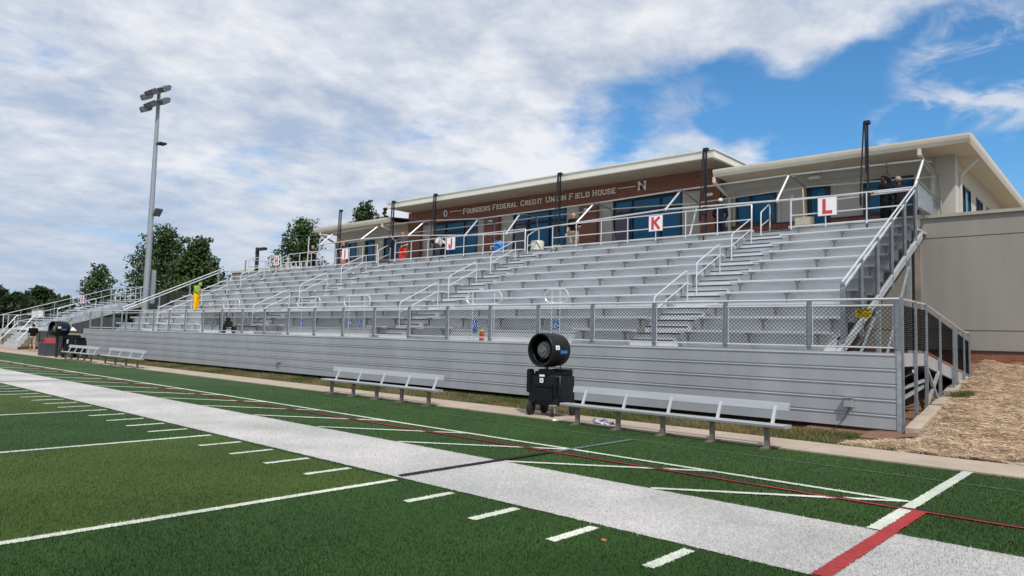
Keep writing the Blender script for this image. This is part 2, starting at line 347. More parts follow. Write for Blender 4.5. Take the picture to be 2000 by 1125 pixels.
def turf_mat(name, c):
    m = mat(name, c, .75, 0, 0, 26., .55, 170, col2=tuple(k*1.55 for k in c), detail=7, spec=.2)
    nt = m.node_tree; b = nt.nodes['Principled BSDF']; lk = b.inputs['Base Color'].links[0]; src = lk.from_socket
    n = nt.nodes.new('ShaderNodeTexNoise'); n.inputs['Scale'].default_value = .55; n.inputs['Detail'].default_value = 5
    tcn = [x for x in nt.nodes if x.type == 'TEX_COORD'][0]; nt.links.new(tcn.outputs['Object'], n.inputs['Vector'])
    r = nt.nodes.new('ShaderNodeValToRGB'); r.color_ramp.elements[0].position = .3; r.color_ramp.elements[1].position = .7
    r.color_ramp.elements[0].color = (.68, .72, .7, 1); r.color_ramp.elements[1].color = (1.2, 1.15, 1.15, 1)
    nt.links.new(n.outputs['Fac'], r.inputs['Fac'])
    mxx = nt.nodes.new('ShaderNodeMix'); mxx.data_type = 'RGBA'; mxx.blend_type = 'MULTIPLY'; mxx.inputs[0].default_value = 1
    nt.links.new(src, mxx.inputs[6]); nt.links.new(r.outputs['Color'], mxx.inputs[7]); nt.links.new(mxx.outputs[2], b.inputs['Base Color'])
    return m
C_DARK = (.0190, .050, .0100); C_LIGHT = (.039, .069, .0120); C_SIDE = (.0240, .057, .0125)
T_DARK = turf_mat('turf_dark_green', C_DARK); T_LIGHT = turf_mat('turf_light_green', C_LIGHT); T_SIDE = turf_mat('turf_sideline_green', C_SIDE)
T_WHITE = turf_mat('turf_white', (.375, .373, .37)); T_RED = turf_mat('turf_red', (.29, .034, .036)); T_BLACK = turf_mat('turf_black', (.014, .014, .017)); T_GREY = turf_mat('turf_faded', (.10, .13, .13))
T_LINE = turf_mat('turf_line_white', (.47, .50, .44)); T_FAINT = turf_mat('turf_faint_line', (.085, .125, .085))
def frect(x0, x1, y0, y1): return [fld(x0, y0), fld(x1, y0), fld(x1, y1), fld(x0, y1)]
YD = .9144
f = MB(); f.sheet(frect(-75, 30, -50, 6.18), 0.)
tag(f.build('playing_field', T_SIDE), kind='structure')
fd = MB(); fl = MB()
for i in range(-14, 5):
    x0 = i*5*YD; (fl if i % 2 else fd).sheet(frect(x0, x0+5*YD, -50, -.0), .004)
tag(fd.build('turf_stripes', T_DARK), kind='structure'); tag(fl.build('turf_stripes', T_LIGHT), kind='structure')
def ragged(mb, x0, x1, y0, y1, z, jit=.010, step=.05, maxn=400):
    # strip with slightly ragged fibre edges (long axis chosen automatically)
    lx = abs(x1-x0); ly = abs(y1-y0); n = max(1, min(maxn, int(max(lx, ly)/step)))
    vs = []; fs = []
    for i in range(n+1):
        t = i/n
        for sgn in (0, 1):
            j = random.uniform(-jit, jit)
            p = (x0 + (x1-x0)*t, (y1 if sgn else y0)+j) if lx > ly else ((x1 if sgn else x0)+j, y0 + (y1-y0)*t)
            vs.append((*fld(*p), z))
    for i in range(n): fs.append((2*i, 2*i+2, 2*i+3, 2*i+1))
    mb.add(vs, fs)
wb = MB(); ragged(wb, -75, 30, .10, 1.83, .008, .008, .06, 1700); tag(wb.build('sideline_band', T_WHITE), kind='structure')
ln = MB()
for i in range(-14, 4):
    ragged(ln, i*5*YD-.05, i*5*YD+.05, -48, -.02, .009, .006, .03, 1200)
for i in range(-70, 20):
    if i % 5: ragged(ln, i*YD-.05, i*YD+.05, -.62, 0, .009, .007, .02)
tag(ln.build('yard_lines', T_LINE), kind='structure')
l2 = MB(); ragged(l2, -75, 4.47, 3.36, 3.45, .010, .006, .05, 1600)
for n_ in range(-30, 2):
    x = -.04 + 2.235*n_; st = []
    a = V3((x, 1.84)); b = V3((x+2.22, 3.41)); d = (b-a).normalized(); nn = V3((-d.y, d.x)); k = 26; vs = []
    for i in range(k+1):
        p = a + (b-a)*i/k
        for sg in (-1, 1):
            q = p + nn*(sg*.045 + random.uniform(-.006, .006)); vs.append((*fld(q.x, q.y), .012))
    l2.add(vs, [(2*i, 2*i+2, 2*i+3, 2*i+1) for i in range(k)])
ragged(l2, 4.44, 4.56, 1.84, 6.16, .0145, .007, .03)
tag(l2.build('coaching_box_lines', T_LINE), kind='structure')
rl = MB(); ragged(rl, -75, 30, 2.94, 2.985, .0165, .004, .05, 1700); ragged(rl, 4.565, 4.69, .10, 2.94, .0185, .008, .03)
tag(rl.build('red_lines', T_RED), kind='structure')
bl = MB(); ragged(bl, -75, 30, 2.985, 3.04, .0165, .004, .05, 1700); ragged(bl, -.17, -.07, .14, 2.93, .0195, .006, .03); ragged(bl, -18.34, -18.24, .14, 1.8, .0195, .006, .05)
tag(bl.build('black_lines', T_BLACK), kind='structure')
gl = MB(); ragged(gl, -.17, -.08, 3.05, 5.05, .0125, .012, .03); tag(gl.build('faded_line', T_GREY), kind='structure')
tl = MB(); ragged(tl, -75, 30, 5.075, 5.105, .0125, .008, .04, 2400); tag(tl.build('faint_line', T_FAINT), kind='structure')

# fibres standing up from the carpet near the camera, coloured like the carpet under them
def field_colour(xf, yf):
    n = len(xf); c = np.tile(np.array(C_SIDE), (n, 1)); inn = yf < 0
    st = np.floor(xf/(5*YD)).astype(int) % 2
    c[inn & (st == 0)] = C_DARK; c[inn & (st == 1)] = C_LIGHT
    yd = xf/YD; near = np.abs(yd-np.round(yd))*YD < .05; five = np.round(yd).astype(int) % 5 == 0
    c[inn & near & five & (yf < -.02)] = (.52, .55, .49); c[inn & near & ~five & (yf > -.61)] = (.52, .55, .49)
    c[(yf > .1) & (yf < 1.83)] = (.405, .402, .40)
    t = (xf + .04)/2.235; ft = t - np.floor(t); dd = ft*2.235 - (yf-1.84)/1.57*2.22
    dg = (yf > 1.84) & (yf < 3.41) & ((np.abs(dd) < .078) | (np.abs(dd+2.235) < .078)) & (xf < 4.45); c[dg] = (.48, .51, .45)
    c[(np.abs(yf-3.405) < .045) & (xf < 4.47)] = (.48, .51, .45)
    c[(yf > 2.93) & (yf < 2.985)] = (.36, .035, .04); c[(yf >= 2.985) & (yf < 3.04)] = (.014, .014, .017)
    c[(np.abs(xf+.12) < .05) & (yf > .14) & (yf < 2.93)] = (.014, .014, .017)
    c[(xf > 4.44) & (xf < 4.56) & (yf > 1.84)] = (.48, .49, .45)
    c[(xf > 4.565) & (xf < 4.69) & (yf > .1) & (yf < 2.94)] = (.40, .04, .045)
    return c
def blades(name, xy, z0, h, wd, tint, lean, label_mat):
    n = len(xy); a = rng.uniform(0, 2*np.pi, n); hh = h*rng.uniform(.6, 1.15, n); la = rng.uniform(0, 2*np.pi, n); ll = lean*rng.uniform(0, 1, n)
    dx = np.cos(a)*wd/2; dy = np.sin(a)*wd/2
    b0 = np.stack([xy[:,0]-dx, xy[:,1]-dy, z0], 1); b1 = np.stack([xy[:,0]+dx, xy[:,1]+dy, z0], 1)
    tp = np.stack([xy[:,0]+np.cos(la)*ll, xy[:,1]+np.sin(la)*ll, z0+hh], 1)
    v = np.stack([b0, b1, tp], 1).reshape(-1, 3); fc = np.arange(3*n).reshape(-1, 3)
    return raw(name, v, fc, label_mat, np.repeat(tint, 3, 0), 'stuff')
def wedge(n, rmin, rmax, pw, umin=-60, umax=2060):
    r = rmin*(rmax/rmin)**rng.uniform(0, 1, n)**pw; uu = rng.uniform(umin, umax, n)
    ang = YAW + np.arctan((uu-1000)/F); return np.stack([CAM_P.x + np.sin(ang)*r, CAM_P.y + np.cos(ang)*r], 1)
xy = wedge(640000, 2.6, 23, 1.0, -900, 2500); xf = xy[:,0]*math.cos(DR) - xy[:,1]*math.sin(DR); yf = xy[:,0]*math.sin(DR) + xy[:,1]*math.cos(DR)
k = yf < 6.16; xy = xy[k]; xf = xf[k]; yf = yf[k]
jx = rng.normal(0, .011, len(xf)); jy = rng.normal(0, .011, len(xf)); cc = field_colour(xf+jx, yf+jy)
cc = cc*rng.uniform(.55, 1.65, (len(cc), 1))
mott = .5*np.sin(xf*2.1+1.3*np.sin(yf*1.7)) + .5*np.sin(yf*3.3+1.1*np.sin(xf*2.9+.6)) + .6*np.sin(xf*.63+yf*.9) + .35*np.sin(xf*9+2*np.sin(yf*7))*np.sin(yf*11)
def cell(sz, k): return np.modf(np.abs(np.sin(np.floor((xf+.3*yf)/sz)*12.9898+np.floor((yf-.2*xf)/sz)*78.233+k)*43758.5453))[0]-.5
clump = .62*cell(.045, 1) + .5*cell(.11, 2) + .3*cell(.3, 3)
amp = np.where((yf > .1) & (yf < 1.83), .34, .62)
cc = cc*(1+.12*mott+amp*clump)[:, None]
hb = np.full(len(xf), .021)
o = blades('turf_fibres', xy, np.full(len(xy), .0), .026, .0062, cc, .016, BLADE)

# concrete strip, grass strip, straw
cp = MB(); sl_ = []
x = -74.
while x < 30:
    x1 = x + 3.05; q = [fld(x+.006, 6.18), fld(x1-.006, 6.18), fld(x1-.006, 7.34), fld(x+.006, 7.34)]
    cp.prism(q, 'z', -.08, .022); x = x1
tag(cp.build('concrete_path', CONC), kind='structure')
cp2 = MB(); cp2.prism([(4.93, 7.44), (9, 7.39), (9, 9.2), (5.5, 9.2)], 'z', -.08, .018); tag(cp2.build('concrete_pavement', CONC), kind='structure')
dp = MB(); dp.prism([(-80, 8.3), (-41.6, 7.75), (-41.6, 11.4), (-80, 11.6)], 'z', -.08, .008); tag(dp.build('dirt_path', mat('pale_orange_dirt', (.34, .23, .155), .95, 0, .18, 1.2, .3, 20, detail=8)), kind='structure')
n = 90000; t = rng.uniform(0, 1, n); gx = 3.3 - 46*t**1.7; gy0 = rng.beta(1.1, 1.3, n); gy = 7.40 + gy0*2.1 - gx*DR
keep = (rng.uniform(0, 1, n) < .25 + .75*np.clip(np.sin(gx*1.9)+np.sin(gx*.7+gy*2)+.9, 0, 1)) & ~((gx > 2.4) & (gy > 7.75)); gx = gx[keep]; gy = gy[keep]; n = len(gx)
dry = np.clip(.45 + .35*np.sin(gx*1.3+1) + .25*np.sin(gx*3.1+gy*4) + rng.normal(0, .25, n), 0, 1)[:, None]
ct = (1-dry)*np.array([.045, .085, .018]) + dry*np.array([.22, .158, .075]); ct = ct*rng.uniform(.5, 1.35, (n, 1))
o = blades('dry_grass', np.stack([gx, gy], 1), ground_z(gx, gy)-.025, .085, .011, ct, .07, STRAW)
def strands(name, x, y, z, ln_, wd, tint, heading, tilt=.2):
    n = len(x); a = heading; e = rng.normal(0, tilt, n); L = ln_*rng.uniform(.5, 1.3, n)
    d = np.stack([np.cos(a)*np.cos(e), np.sin(a)*np.cos(e), np.sin(e)], 1)*L[:, None]/2
    s = np.stack([-np.sin(a), np.cos(a), rng.normal(0, .5, n)], 1)*wd/2; c = np.stack([x, y, z], 1)
    md = c + np.stack([rng.normal(0, .012, n), rng.normal(0, .012, n), rng.uniform(0, .02, n)], 1)
    v = np.stack([c-d-s, c-d+s, md+s, md-s, c+d-s, c+d+s], 1).reshape(-1, 3); b = np.arange(n)[:, None]*6
    fc = np.concatenate([b+np.array([[0, 1, 2, 3]]), b+np.array([[3, 2, 5, 4]])], 0)
    return raw(name, v, fc, STRAW, np.repeat(tint, 6, 0), 'stuff')
n = 170000; sx = rng.uniform(1.6, 8.5, n); sy = 7.30 + 12.7*rng.uniform(0, 1, n)**1.5
edge = 3.40 - .058*(sy-9.3) + .05*np.sin(sy*2.3); front = 7.46 + .10*np.sin(sx*5) - np.clip((3.1-sx), 0, 1)*-.25
k = ((sx > edge) & (sy > front)) | ((sx > 2.55) & (sy > 7.55) & (sy < 8.5) & (sx < 3.4)); k &= ~((sx > 4.95+.2*np.sin(sy*7)) & (sy < 8.0+.15*np.sin(sx*9)))
sx = sx[k]; sy = sy[k]; n = len(sx)
wave = .045*np.sin(sx*3.1+sy*1.9) + .035*np.sin(sy*5.3-sx*1.1) + .03*np.sin(sx*7+sy*6)
sz = ground_z(sx, sy) + .0 + np.clip(wave, -.03, .1) + rng.uniform(0, .03, n)
hd = .35*np.sin(sx*1.1+sy*.8) + rng.normal(0, .55, n) + 2.5*(rng.uniform(0, 1, n) < .15)
sc = np.array([.57, .425, .295])*rng.uniform(.68, 1.3, (n, 1)); old = rng.uniform(0, 1, n) < .12; sc[old] *= np.array([.75, .85, .95])
o = strands('straw_mulch', sx, sy, sz, .17, .0052, sc, hd)
st = MB(); gxs = np.arange(2.4, 9.01, .3); gys = np.arange(7.45, 20.2, .3)
def sgz(a, b): return float(ground_z(a, b)) + .6*(.045*math.sin(a*3.1+b*1.9) + .035*math.sin(b*5.3-a*1.1)) - (.12 if (a < 3.42-.058*(b-9.3) and b > 8.6) or b < 7.5 else .012)
st.add([(a, b, sgz(a, b)) for b in gys for a in gxs], [(j*len(gxs)+i, j*len(gxs)+i+1, (j+1)*len(gxs)+i+1, (j+1)*len(gxs)+i) for j in range(len(gys)-1) for i in range(len(gxs)-1)])
tag(st.build('straw_covered_ground', mat('matted_straw', (.50, .375, .25), .95, 0, .18, 5., .9, 22, stretch=(.5, 2, 1), detail=9), smooth=True), kind='structure')

# ------------------------------------------------------------------ the big stand
RUN, RISE, Y0, Z0, NR = .762, .3664, 10.8, 1.969, 11
XL, XR, YF, XFL, XFR = -39.2, 1.36, 9.75, -41.35, 2.93
DZ = Z0 - .43                                   # front walkway
yk = lambda k: Y0 + RUN*k
zk = lambda k: Z0 + RISE*k
yr = lambda k: yk(k) - .48                      # riser below row k
zt = lambda k: DZ + RISE*k                      # tread of row k
AIS = [(-3.68, -2.40), (-14.18, -12.88), (-24.70, -23.40), (-35.10, -33.80)]
SEC = [(-2.40, XR), (-12.88, -3.68), (-23.40, -14.18), (-33.80, -24.70), (XL, -35.10)]
stand = thing('bleacher_stand', ((XL+XR)/2, YF, 0), 'long aluminium bleacher stand with eleven rows of bench seats below the field house', 'bleachers')
# front wall of five planks
m = MB(); PH = .2915
for i in range(5):
    z = .10 + i*PH
    m.prism([(YF, z), (YF, z+PH-.062), (YF-.012, z+PH-.060), (YF-.015, z+PH-.044), (YF-.010, z+PH-.034), (YF+.002, z+PH-.030), (YF+.020, z+PH-.028), (YF+.020, z+PH), (YF+.05, z+PH), (YF+.05, z)], 'x', XFL, XFR-.07)
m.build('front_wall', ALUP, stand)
m = MB(); m.box(XFR-.068, XFR, YF-.02, YF+.03, .06, 1.60); m.build('corner_trim', GALV, stand)
m = MB(); m.box(XFL, XFR-.07, YF+.035, yr(1)+.02, DZ-.05, DZ); m.build('walkway_deck', ALUR, stand)
for k in range(1, NR):
    m = MB(); m.prism([(yr(k), zt(k-1)-.01), (yr(k), zt(k)-.045), (yr(k)-.022, zt(k)-.040), (yr(k)-.022, zt(k)), (yr(k)+.04, zt(k)), (yr(k)+.04, zt(k-1)-.01)], 'x', XL, XR); m.build('riser_panel', ALUR, stand)
    m = MB(); m.box(XL, XR, yr(k)+.045, yr(k+1)-.003, zt(k)-.05, zt(k)-.002); m.build('footboard', ALUR, stand)
k = NR
m = MB(); m.prism([(yr(k), zt(k-1)-.01), (yr(k), zt(k)-.045), (yr(k)-.022, zt(k)-.04), (yr(k)-.022, zt(k)), (yr(k)+.04, zt(k)), (yr(k)+.04, zt(k-1)-.01)], 'x', XL, XR); m.build('riser_panel', ALUR, stand)
TOPZ = zt(NR-1)+.02
m = MB(); m.box(XL, XR, yr(NR)+.045, 19.98, zt(NR)-.31, zt(NR)-.262); m.build('top_deck', ALUR, stand)
TDZ = zt(NR)-.262
# seats with brackets
ROW0 = [(-2.40, 1.30), (-5.6, -3.68), (-12.88, -10.75), (-15.0, -14.18), (-23.40, -21.1), (-33.80, -28.9), (-24.9, -24.7), (XL, -35.10)]
seats = []
def seat(x0, x1, k, w=.25):
    y = yk(k); z = zk(k); m = MB()
    m.prism([(y, z-.05), (y-.004, z-.04), (y-.004, z-.008), (y+.006, z), (y+w, z), (y+w, z-.05), (y+w-.02, z-.05), (y+w-.02, z-.012), (y+.02, z-.012), (y+.02, z-.05)], 'x', x0, x1)
    m.box(x0-.004, x0+.006, y-.008, y+w+.004, z-.052, z+.003); m.box(x1-.006, x1+.004, y-.008, y+w+.004, z-.052, z+.003)
    o = m.build('seat', SEAT, stand); seats.append((o, x0, x1, k)); return o
for k in range(NR):
    for (a, b) in (ROW0 if k == 0 else SEC): seat(a, b, k)
seats.sort(key=lambda s: (V3(((s[1]+s[2])/2, yk(s[3]))) - CAM_P.xy).length)
bp = None; rest = MB(); nb = 0
def bracket(mb, x, k):
    y = yk(k); z = zk(k); t = zt(k)
    mb.box(x-.022, x+.022, y+.09, y+.15, t+.001, z-.07); mb.prism([(x-.06, z-.052), (x+.06, z-.052), (x+.024, z-.10), (x-.024, z-.10)], 'y', y+.03, y+.21)
cand = []
for (o, x0, x1, k) in seats:
    nn = max(2, round((x1-x0)/1.83)+1)
    for i in range(nn): cand.append((o, x0 + .28 + (x1-x0-.56)*i/(nn-1), k))
cand.sort(key=lambda c: (V3((c[1], yk(c[2]))) - CAM_P.xy).length)
for (o, x, k) in cand:
    if nb < 98:
        if bp is None:
            m = MB(); bracket(m, x, k); bp = m.build('seat_bracket', BRK, o); bp0 = (x, k)
        else: dup_part(bp, o, (x-bp0[0], yk(k)-yk(bp0[1]), zk(k)-zk(bp0[1])))
        nb += 1
    else: bracket(rest, x, k)
tag(rest.build('seat_bracket', BRK, stand), kind='stuff')
# aisle steps: a half step on every tread, black strip painted in for the dark gap under each lip
sp = None; npz = None
for (a, b) in AIS:
    for k in range(NR):
        yy = yr(k+1) - .36; z = zt(k)
        if sp is None:
            m = MB(); m.box(a, b, yy, yr(k+1)-.024, z-.003, z+RISE/2-.002); sp = m.build('aisle_step', ALUR, stand)
            m = MB(); m.box(a+.02, b-.02, yy-.012, yy-.001, z+RISE/2-.040, z+RISE/2-.012); npz = m.build('lip_gap_strip', DARKGAP, sp); spo = (a, k)
            m = MB(); m.box(a+.02, b-.02, yr(k+1)-.040, yr(k+1)-.0235, zt(k+1)-.044, zt(k+1)-.012); npr = m.build('riser_gap_strip', DARKGAP, sp)
        else:
            d = (a-spo[0], yr(k)-yr(spo[1]), zt(k)-zt(spo[1])); q = dup_part(sp, stand, d); dup_part(npz, q, (0, 0, 0))
            if k < NR: dup_part(npr, q, (0, 0, 0))
# handrails in the aisles
def handrail(x, ya, yb, hi=.86, lo=.50):
    s = RISE/RUN; za = DZ + (ya-yr(0)-.35)*s + .12; zb = DZ + (yb-yr(0)-.35)*s + .12; m = MB(); r = .0205
    up_ = lambda y: za + (y-ya)*s
    fz = lambda y: DZ + RISE*max(0, math.floor((y-yr(0))/RUN+1e-6)) 
    c = .13
    m.tube([(x, ya, fz(ya)), (x, ya, za+hi-c*.6), (x, ya+.04, za+hi), (x, ya+c, za+hi+c*s), (x, yb-c, zb+hi-c*s+.01), (x, yb-.04, zb+hi-.03), (x, yb, zb+hi-c), (x, yb, fz(yb))], r, 8)
    m.tube([(x, ya+.012, za+lo), (x, yb-.012, zb+lo)], r*.92, 8)
    m.lathe([(.05, 0), (.05, .012), (.0, .012)], (x, ya, fz(ya)+.001), (0, 0, 1), 10); m.lathe([(.05, 0), (.05, .012), (0, .012)], (x, yb, fz(yb)+.001), (0, 0, 1), 10)
    return m
for i, (a, b) in enumerate(AIS):
    x = a + .34
    for (ya, yb) in ((11.35, 13.2), (13.75, 15.27), (16.1, 17.62), (18.42, 19.2)):
        if yb > 19: 
            m = MB(); r = .024; z1 = zt(NR-1); z2 = TDZ
            m.tube([(x, ya, z1), (x, ya, z1+.95), (x, ya+.05, z1+1.02), (x, yb-.12, z1+1.36), (x, yb-.02, z1+1.34), (x, yb, z1+1.24), (x, yb, z1+.1)], r, 8); m.tube([(x, ya, z1+.52), (x, yb, z1+.88)], r*.9, 8)
        else: m = handrail(x, ya, yb)
        m.build('handrail', PIPE, stand, smooth=True)
# rounded guard loops beside the wheelchair bays
for (x0, x1, p0, p1) in ((-26.54, -24.97, .3, .75), (-20.08, -18.43, .2, .8), (-16.79, -15.16, .2, .8), (-10.07, -8.53, .18, .8), (-6.80, -5.95, .3, .65)):
    m = MB(); y = 11.02; zb, zt_ = 2.71, 3.11; c = (zt_-zb)/2; pts = []
    for (cx_, sg) in ((x1-c, 1), (x0+c, -1)):
        for i in range(9):
            a = (math.pi/2 - math.pi*i/8) if sg > 0 else (-math.pi/2 - math.pi*i/8)
            pts.append((cx_ + c*math.cos(a), y, (zb+zt_)/2 + c*math.sin(a)))
    pts.append(pts[0]); m.tube(pts, .022, 8, False)
    for p in (p0, p1): m.tube([(x0+(x1-x0)*p, y+.002, zt(0)), (x0+(x1-x0)*p, y+.002, zt_-.01)], .018, 8)
    m.build('guard_loop', PIPE, stand, smooth=True)
# structure under the seats, right and left stringers, rear posts, braces
for x, nm in ((XR+.10, 'stringer'), (XL-.08, 'stringer')):
    m = MB(); m.bar((x, yr(0)-.1, DZ-.36), (x, yr(NR)+.05, zt(NR)-.50), .06, .2); m.bar((x+.045, yr(0)-.1, DZ-.27), (x+.045, yr(NR)+.05, zt(NR)-.41), .03, .03); m.build(nm, ALU, stand)
for x in [XR+.02 - 2.9*i for i in range(15)]:
    for y in (11.2, 14.3, 17.55):
        m = MB(); m.box(x-.05, x+.05, y-.05, y+.05, float(ground_z(x, y))-.05, zt(int((y-yr(0))/RUN))-.1); m.build('support_post', GALV, stand)
for x in (XR+.02, XR-2.88):
    for (a, b) in (((x, 11.25, .4), (x, 14.25, 2.6)), ((x, 14.25, .6), (x, 17.5, 4.0)), ((x, 11.25, 1.5), (x, 14.25, .5))):
        m = MB(); m.bar(a, b, .05, .05); m.build('diagonal_brace', GALV, stand)

# front guard fence
fence = thing('guard_fence', (XFR, YF, DZ), 'long low guard fence of black chain link between steel posts along the front walkway', 'fence')
def chainlink(w_, h_, d=.088, t=.0072, off=(0, 0, 0), shear=0., axis='x'):
    m = MB(); lines = []
    n0 = int((w_+h_)/d)+2
    for sgn in (1, -1):
        for i in range(n0):
            c = i*d - (h_ if sgn < 0 else 0) + d*.37
            # u - sgn*(v)... clip line u = c + (-sgn)*v
            pts = []
            for v in (0, h_):
                pts.append((c - v if sgn > 0 else c + h_*0 + v, v))
            (ua, va), (ub, vb) = pts
            if ua == ub: continue
            t0, t1 = 0., 1.
            lo, hi = (ua, ub) if ua < ub else (ub, ua)
            def tt(u): return (u-ua)/(ub-ua)
            ts = sorted((tt(0), tt(w_))); t0 = max(0, ts[0]); t1 = min(1, ts[1])
            if t1-t0 < .02: continue
            A = (ua+(ub-ua)*t0, va+(vb-va)*t0); B = (ua+(ub-ua)*t1, va+(vb-va)*t1)
            lines.append((A, B, sgn))
    for (A, B, sgn) in lines:
        def P(q, o): 
            u, v = q; return (off[0]+u, off[1]+o, off[2]+v+shear*u) if axis == 'x' else (off[0]+o, off[1]+u, off[2]+v+shear*u)
        a = V3(P(A, sgn*t*.4)); b = V3(P(B, sgn*t*.4)); m.bar(a, b, t, t)
    return m
PX = [2.855, 1.21, -.62] + [-.62-1.812*i for i in range(1, 23)]
PW = .085
postp = None; panp = None
for i, x in enumerate(PX):
    if postp is None:
        m = MB(); m.box(x-PW/2, x+PW/2, YF+.036, YF+.10, 1.36, 2.575); m.box(x-PW/2+.018, x+PW/2-.018, YF+.028, YF+.0355, 1.62, 2.57)
        postp = m.build('fence_post', POSTG, fence); ppx = x
    else: dup_part(postp, fence, (x-ppx, 0, 0))
xs_ = sorted(PX)
m = MB(); m.tube([(XFL+.05, YF+.07, 2.60), (2.90, YF+.07, 2.60)], .024, 8); m.build('top_rail', PIPE, fence, smooth=True)
for a, b in zip(xs_[:-1], xs_[1:]):
    a_, b_ = a+PW/2, b-PW/2
    m = MB(); m.tube([(a_, YF+.07, 2.475), (b_, YF+.07, 2.475)], .019, 7); m.tube([(a_, YF+.07, 1.655), (b_, YF+.07, 1.655)], .019, 7)
    if a > -28:
        m.tube([(a_+.02, YF+.07, 1.655), (a_+.02, YF+.07, 2.475)], .012, 6); m.tube([(b_-.02, YF+.07, 1.655), (b_-.02, YF+.07, 2.475)], .012, 6)
    m.build('panel_rails', PIPE, fence, smooth=True)
    wpan = b_-a_
    if a > -27:
        if abs(wpan - (1.812-PW)) < .01:
            if panp is None:
                panp = chainlink(wpan, .80, off=(a_, YF+.07, 1.665)).build('chain_link_panel', BLACKWIRE, fence); pax = a_
            else: dup_part(panp, fence, (a_-pax, 0, 0))
        else: chainlink(wpan, .80, off=(a_, YF+.07, 1.665)).build('chain_link_panel', BLACKWIRE, fence)

# sloping guard at the right-hand end of the rows
XG = XR+.10; s_ = RISE/RUN
guard = thing('sloping_guard_fence', (XG, 11.19, DZ), 'steep mesh guard fence climbing the end of the rows beside the grey wall', 'fence', )
gz = lambda y: 3.09 + (y-11.19)*.497
GP = [11.19, 12.57, 13.95, 15.30, 16.70, 17.98]
for i, y in enumerate(GP):
    lo = gz(y)-1.87 if i else 1.45
    m = MB(); m.box(XG-.045, XG+.045, y-.035, y+.035, lo, gz(y)-.05); m.build('fence_post', POSTG, guard)
for dz in (0, -.15):
    m = MB(); m.tube([(XG+.0, 11.15, gz(11.15)+dz), (XG, 18.1, gz(18.1)+dz)], .024, 8); m.build('handrail', PIPE, guard, smooth=True)
for a, b in zip(GP[:-1], GP[1:]):
    chainlink(b-a-.07, 1.28, off=(XG, a+.035, gz(a)-1.50), shear=.497, axis='y', d=.085, t=.0062).build('mesh_panel', mat('grey_mesh_wire', (.022, .025, .03), .8, spec=.05) if 'grey_mesh_wire' not in MATS else MATS['grey_mesh_wire'], guard)
lg = thing('sloping_handrail', (XL+.9, 10.7, DZ), 'long double handrail climbing the far left end of the rows beside the trees', 'handrail')
XH = XL + .95
for dz in (0, -.17):
    m = MB(); m.tube([(XH, 10.72, 2.84+dz), (XH, 18.9, 6.74+dz)], .027, 8); m.build('handrail', PIPE, lg, smooth=True)
for y in (10.75, 12.8, 14.6, 16.4, 18.2):
    z = 2.84 + (y-10.72)*(3.9/8.18); m = MB(); m.box(XH-.04, XH+.04, y-.03, y+.03, z-1.5, z-.03); m.build('post', POSTG, lg)

# top guardrails with letter signs
TY = 18.40
GRL = [('guardrail along the top row below the right wing, carrying the letter L', (-2.32, 1.30), [.03, -1.2, -2.3]),
       ('guardrail along the top row carrying the letter K', (-12.42, -3.66), [-3.67-1.25*i for i in range(8)]),
       ('guardrail along the top row carrying the letter J', (-22.95, -13.95), [-13.97-1.28*i for i in range(8)]),
       ('guardrail along the top row carrying the letter I', (-33.3, -24.45), [-24.47-1.26*i for i in range(8)]),
       ('short guardrail at the far end of the top row carrying the letter H', (-38.2, -34.2), [-34.22, -35.5, -36.8, -38.1])]
for lab, (a, b), ps in GRL:
    g = thing('guardrail', ((a+b)/2, TY, zk(10)-.1), lab, 'guardrail', 'guardrails along the top row')
    zt_ = 6.50
    if b < 1: pts = [(a, TY, zk(10)-.12), (a, TY, zt_-.03), (a+.03, TY, zt_), (b-.03, TY, zt_), (b, TY, zt_-.03), (b, TY, zk(10)-.12)]
    else: pts = [(a, TY, zk(10)-.12), (a, TY, zt_-.03), (a+.03, TY, zt_), (b, TY, zt_)]
    m = MB(); m.tube(pts, .024, 8); m.build('top_rail', PIPE, g, smooth=True)
    m = MB(); m.tube([(a, TY, 5.98), (b, TY, 5.98)], .021, 8); m.build('middle_rail', PIPE, g, smooth=True)
    if b > 1:
        m = MB(); m.tube([(-1.0, TY+.5, 6.47), (b, TY+.5, 6.52)], .022, 8); m.build('inner_rail', PIPE, g, smooth=True)
    for p in ps:
        m = MB(); m.tube([(p, TY-.005, zk(10)-.12), (p, TY-.005, zt_-.01)], .021, 8); m.sph((p, TY-.02, zk(10)-.09), .03, 8, 6); m.build('post', PIPE, g, smooth=True)
SG = [('L', -1.13, 'white sign with a red letter L on the top rail nearest the grey wall'), ('K', -7.40, 'white sign with a red letter K on the top rail'),
      ('J', -18.67, 'white sign with a red letter J on the top rail'), ('I', -27.32, 'white sign with a red letter I on the top rail'), ('H', -34.64, 'white sign with a red letter H at the far end of the top rail')]
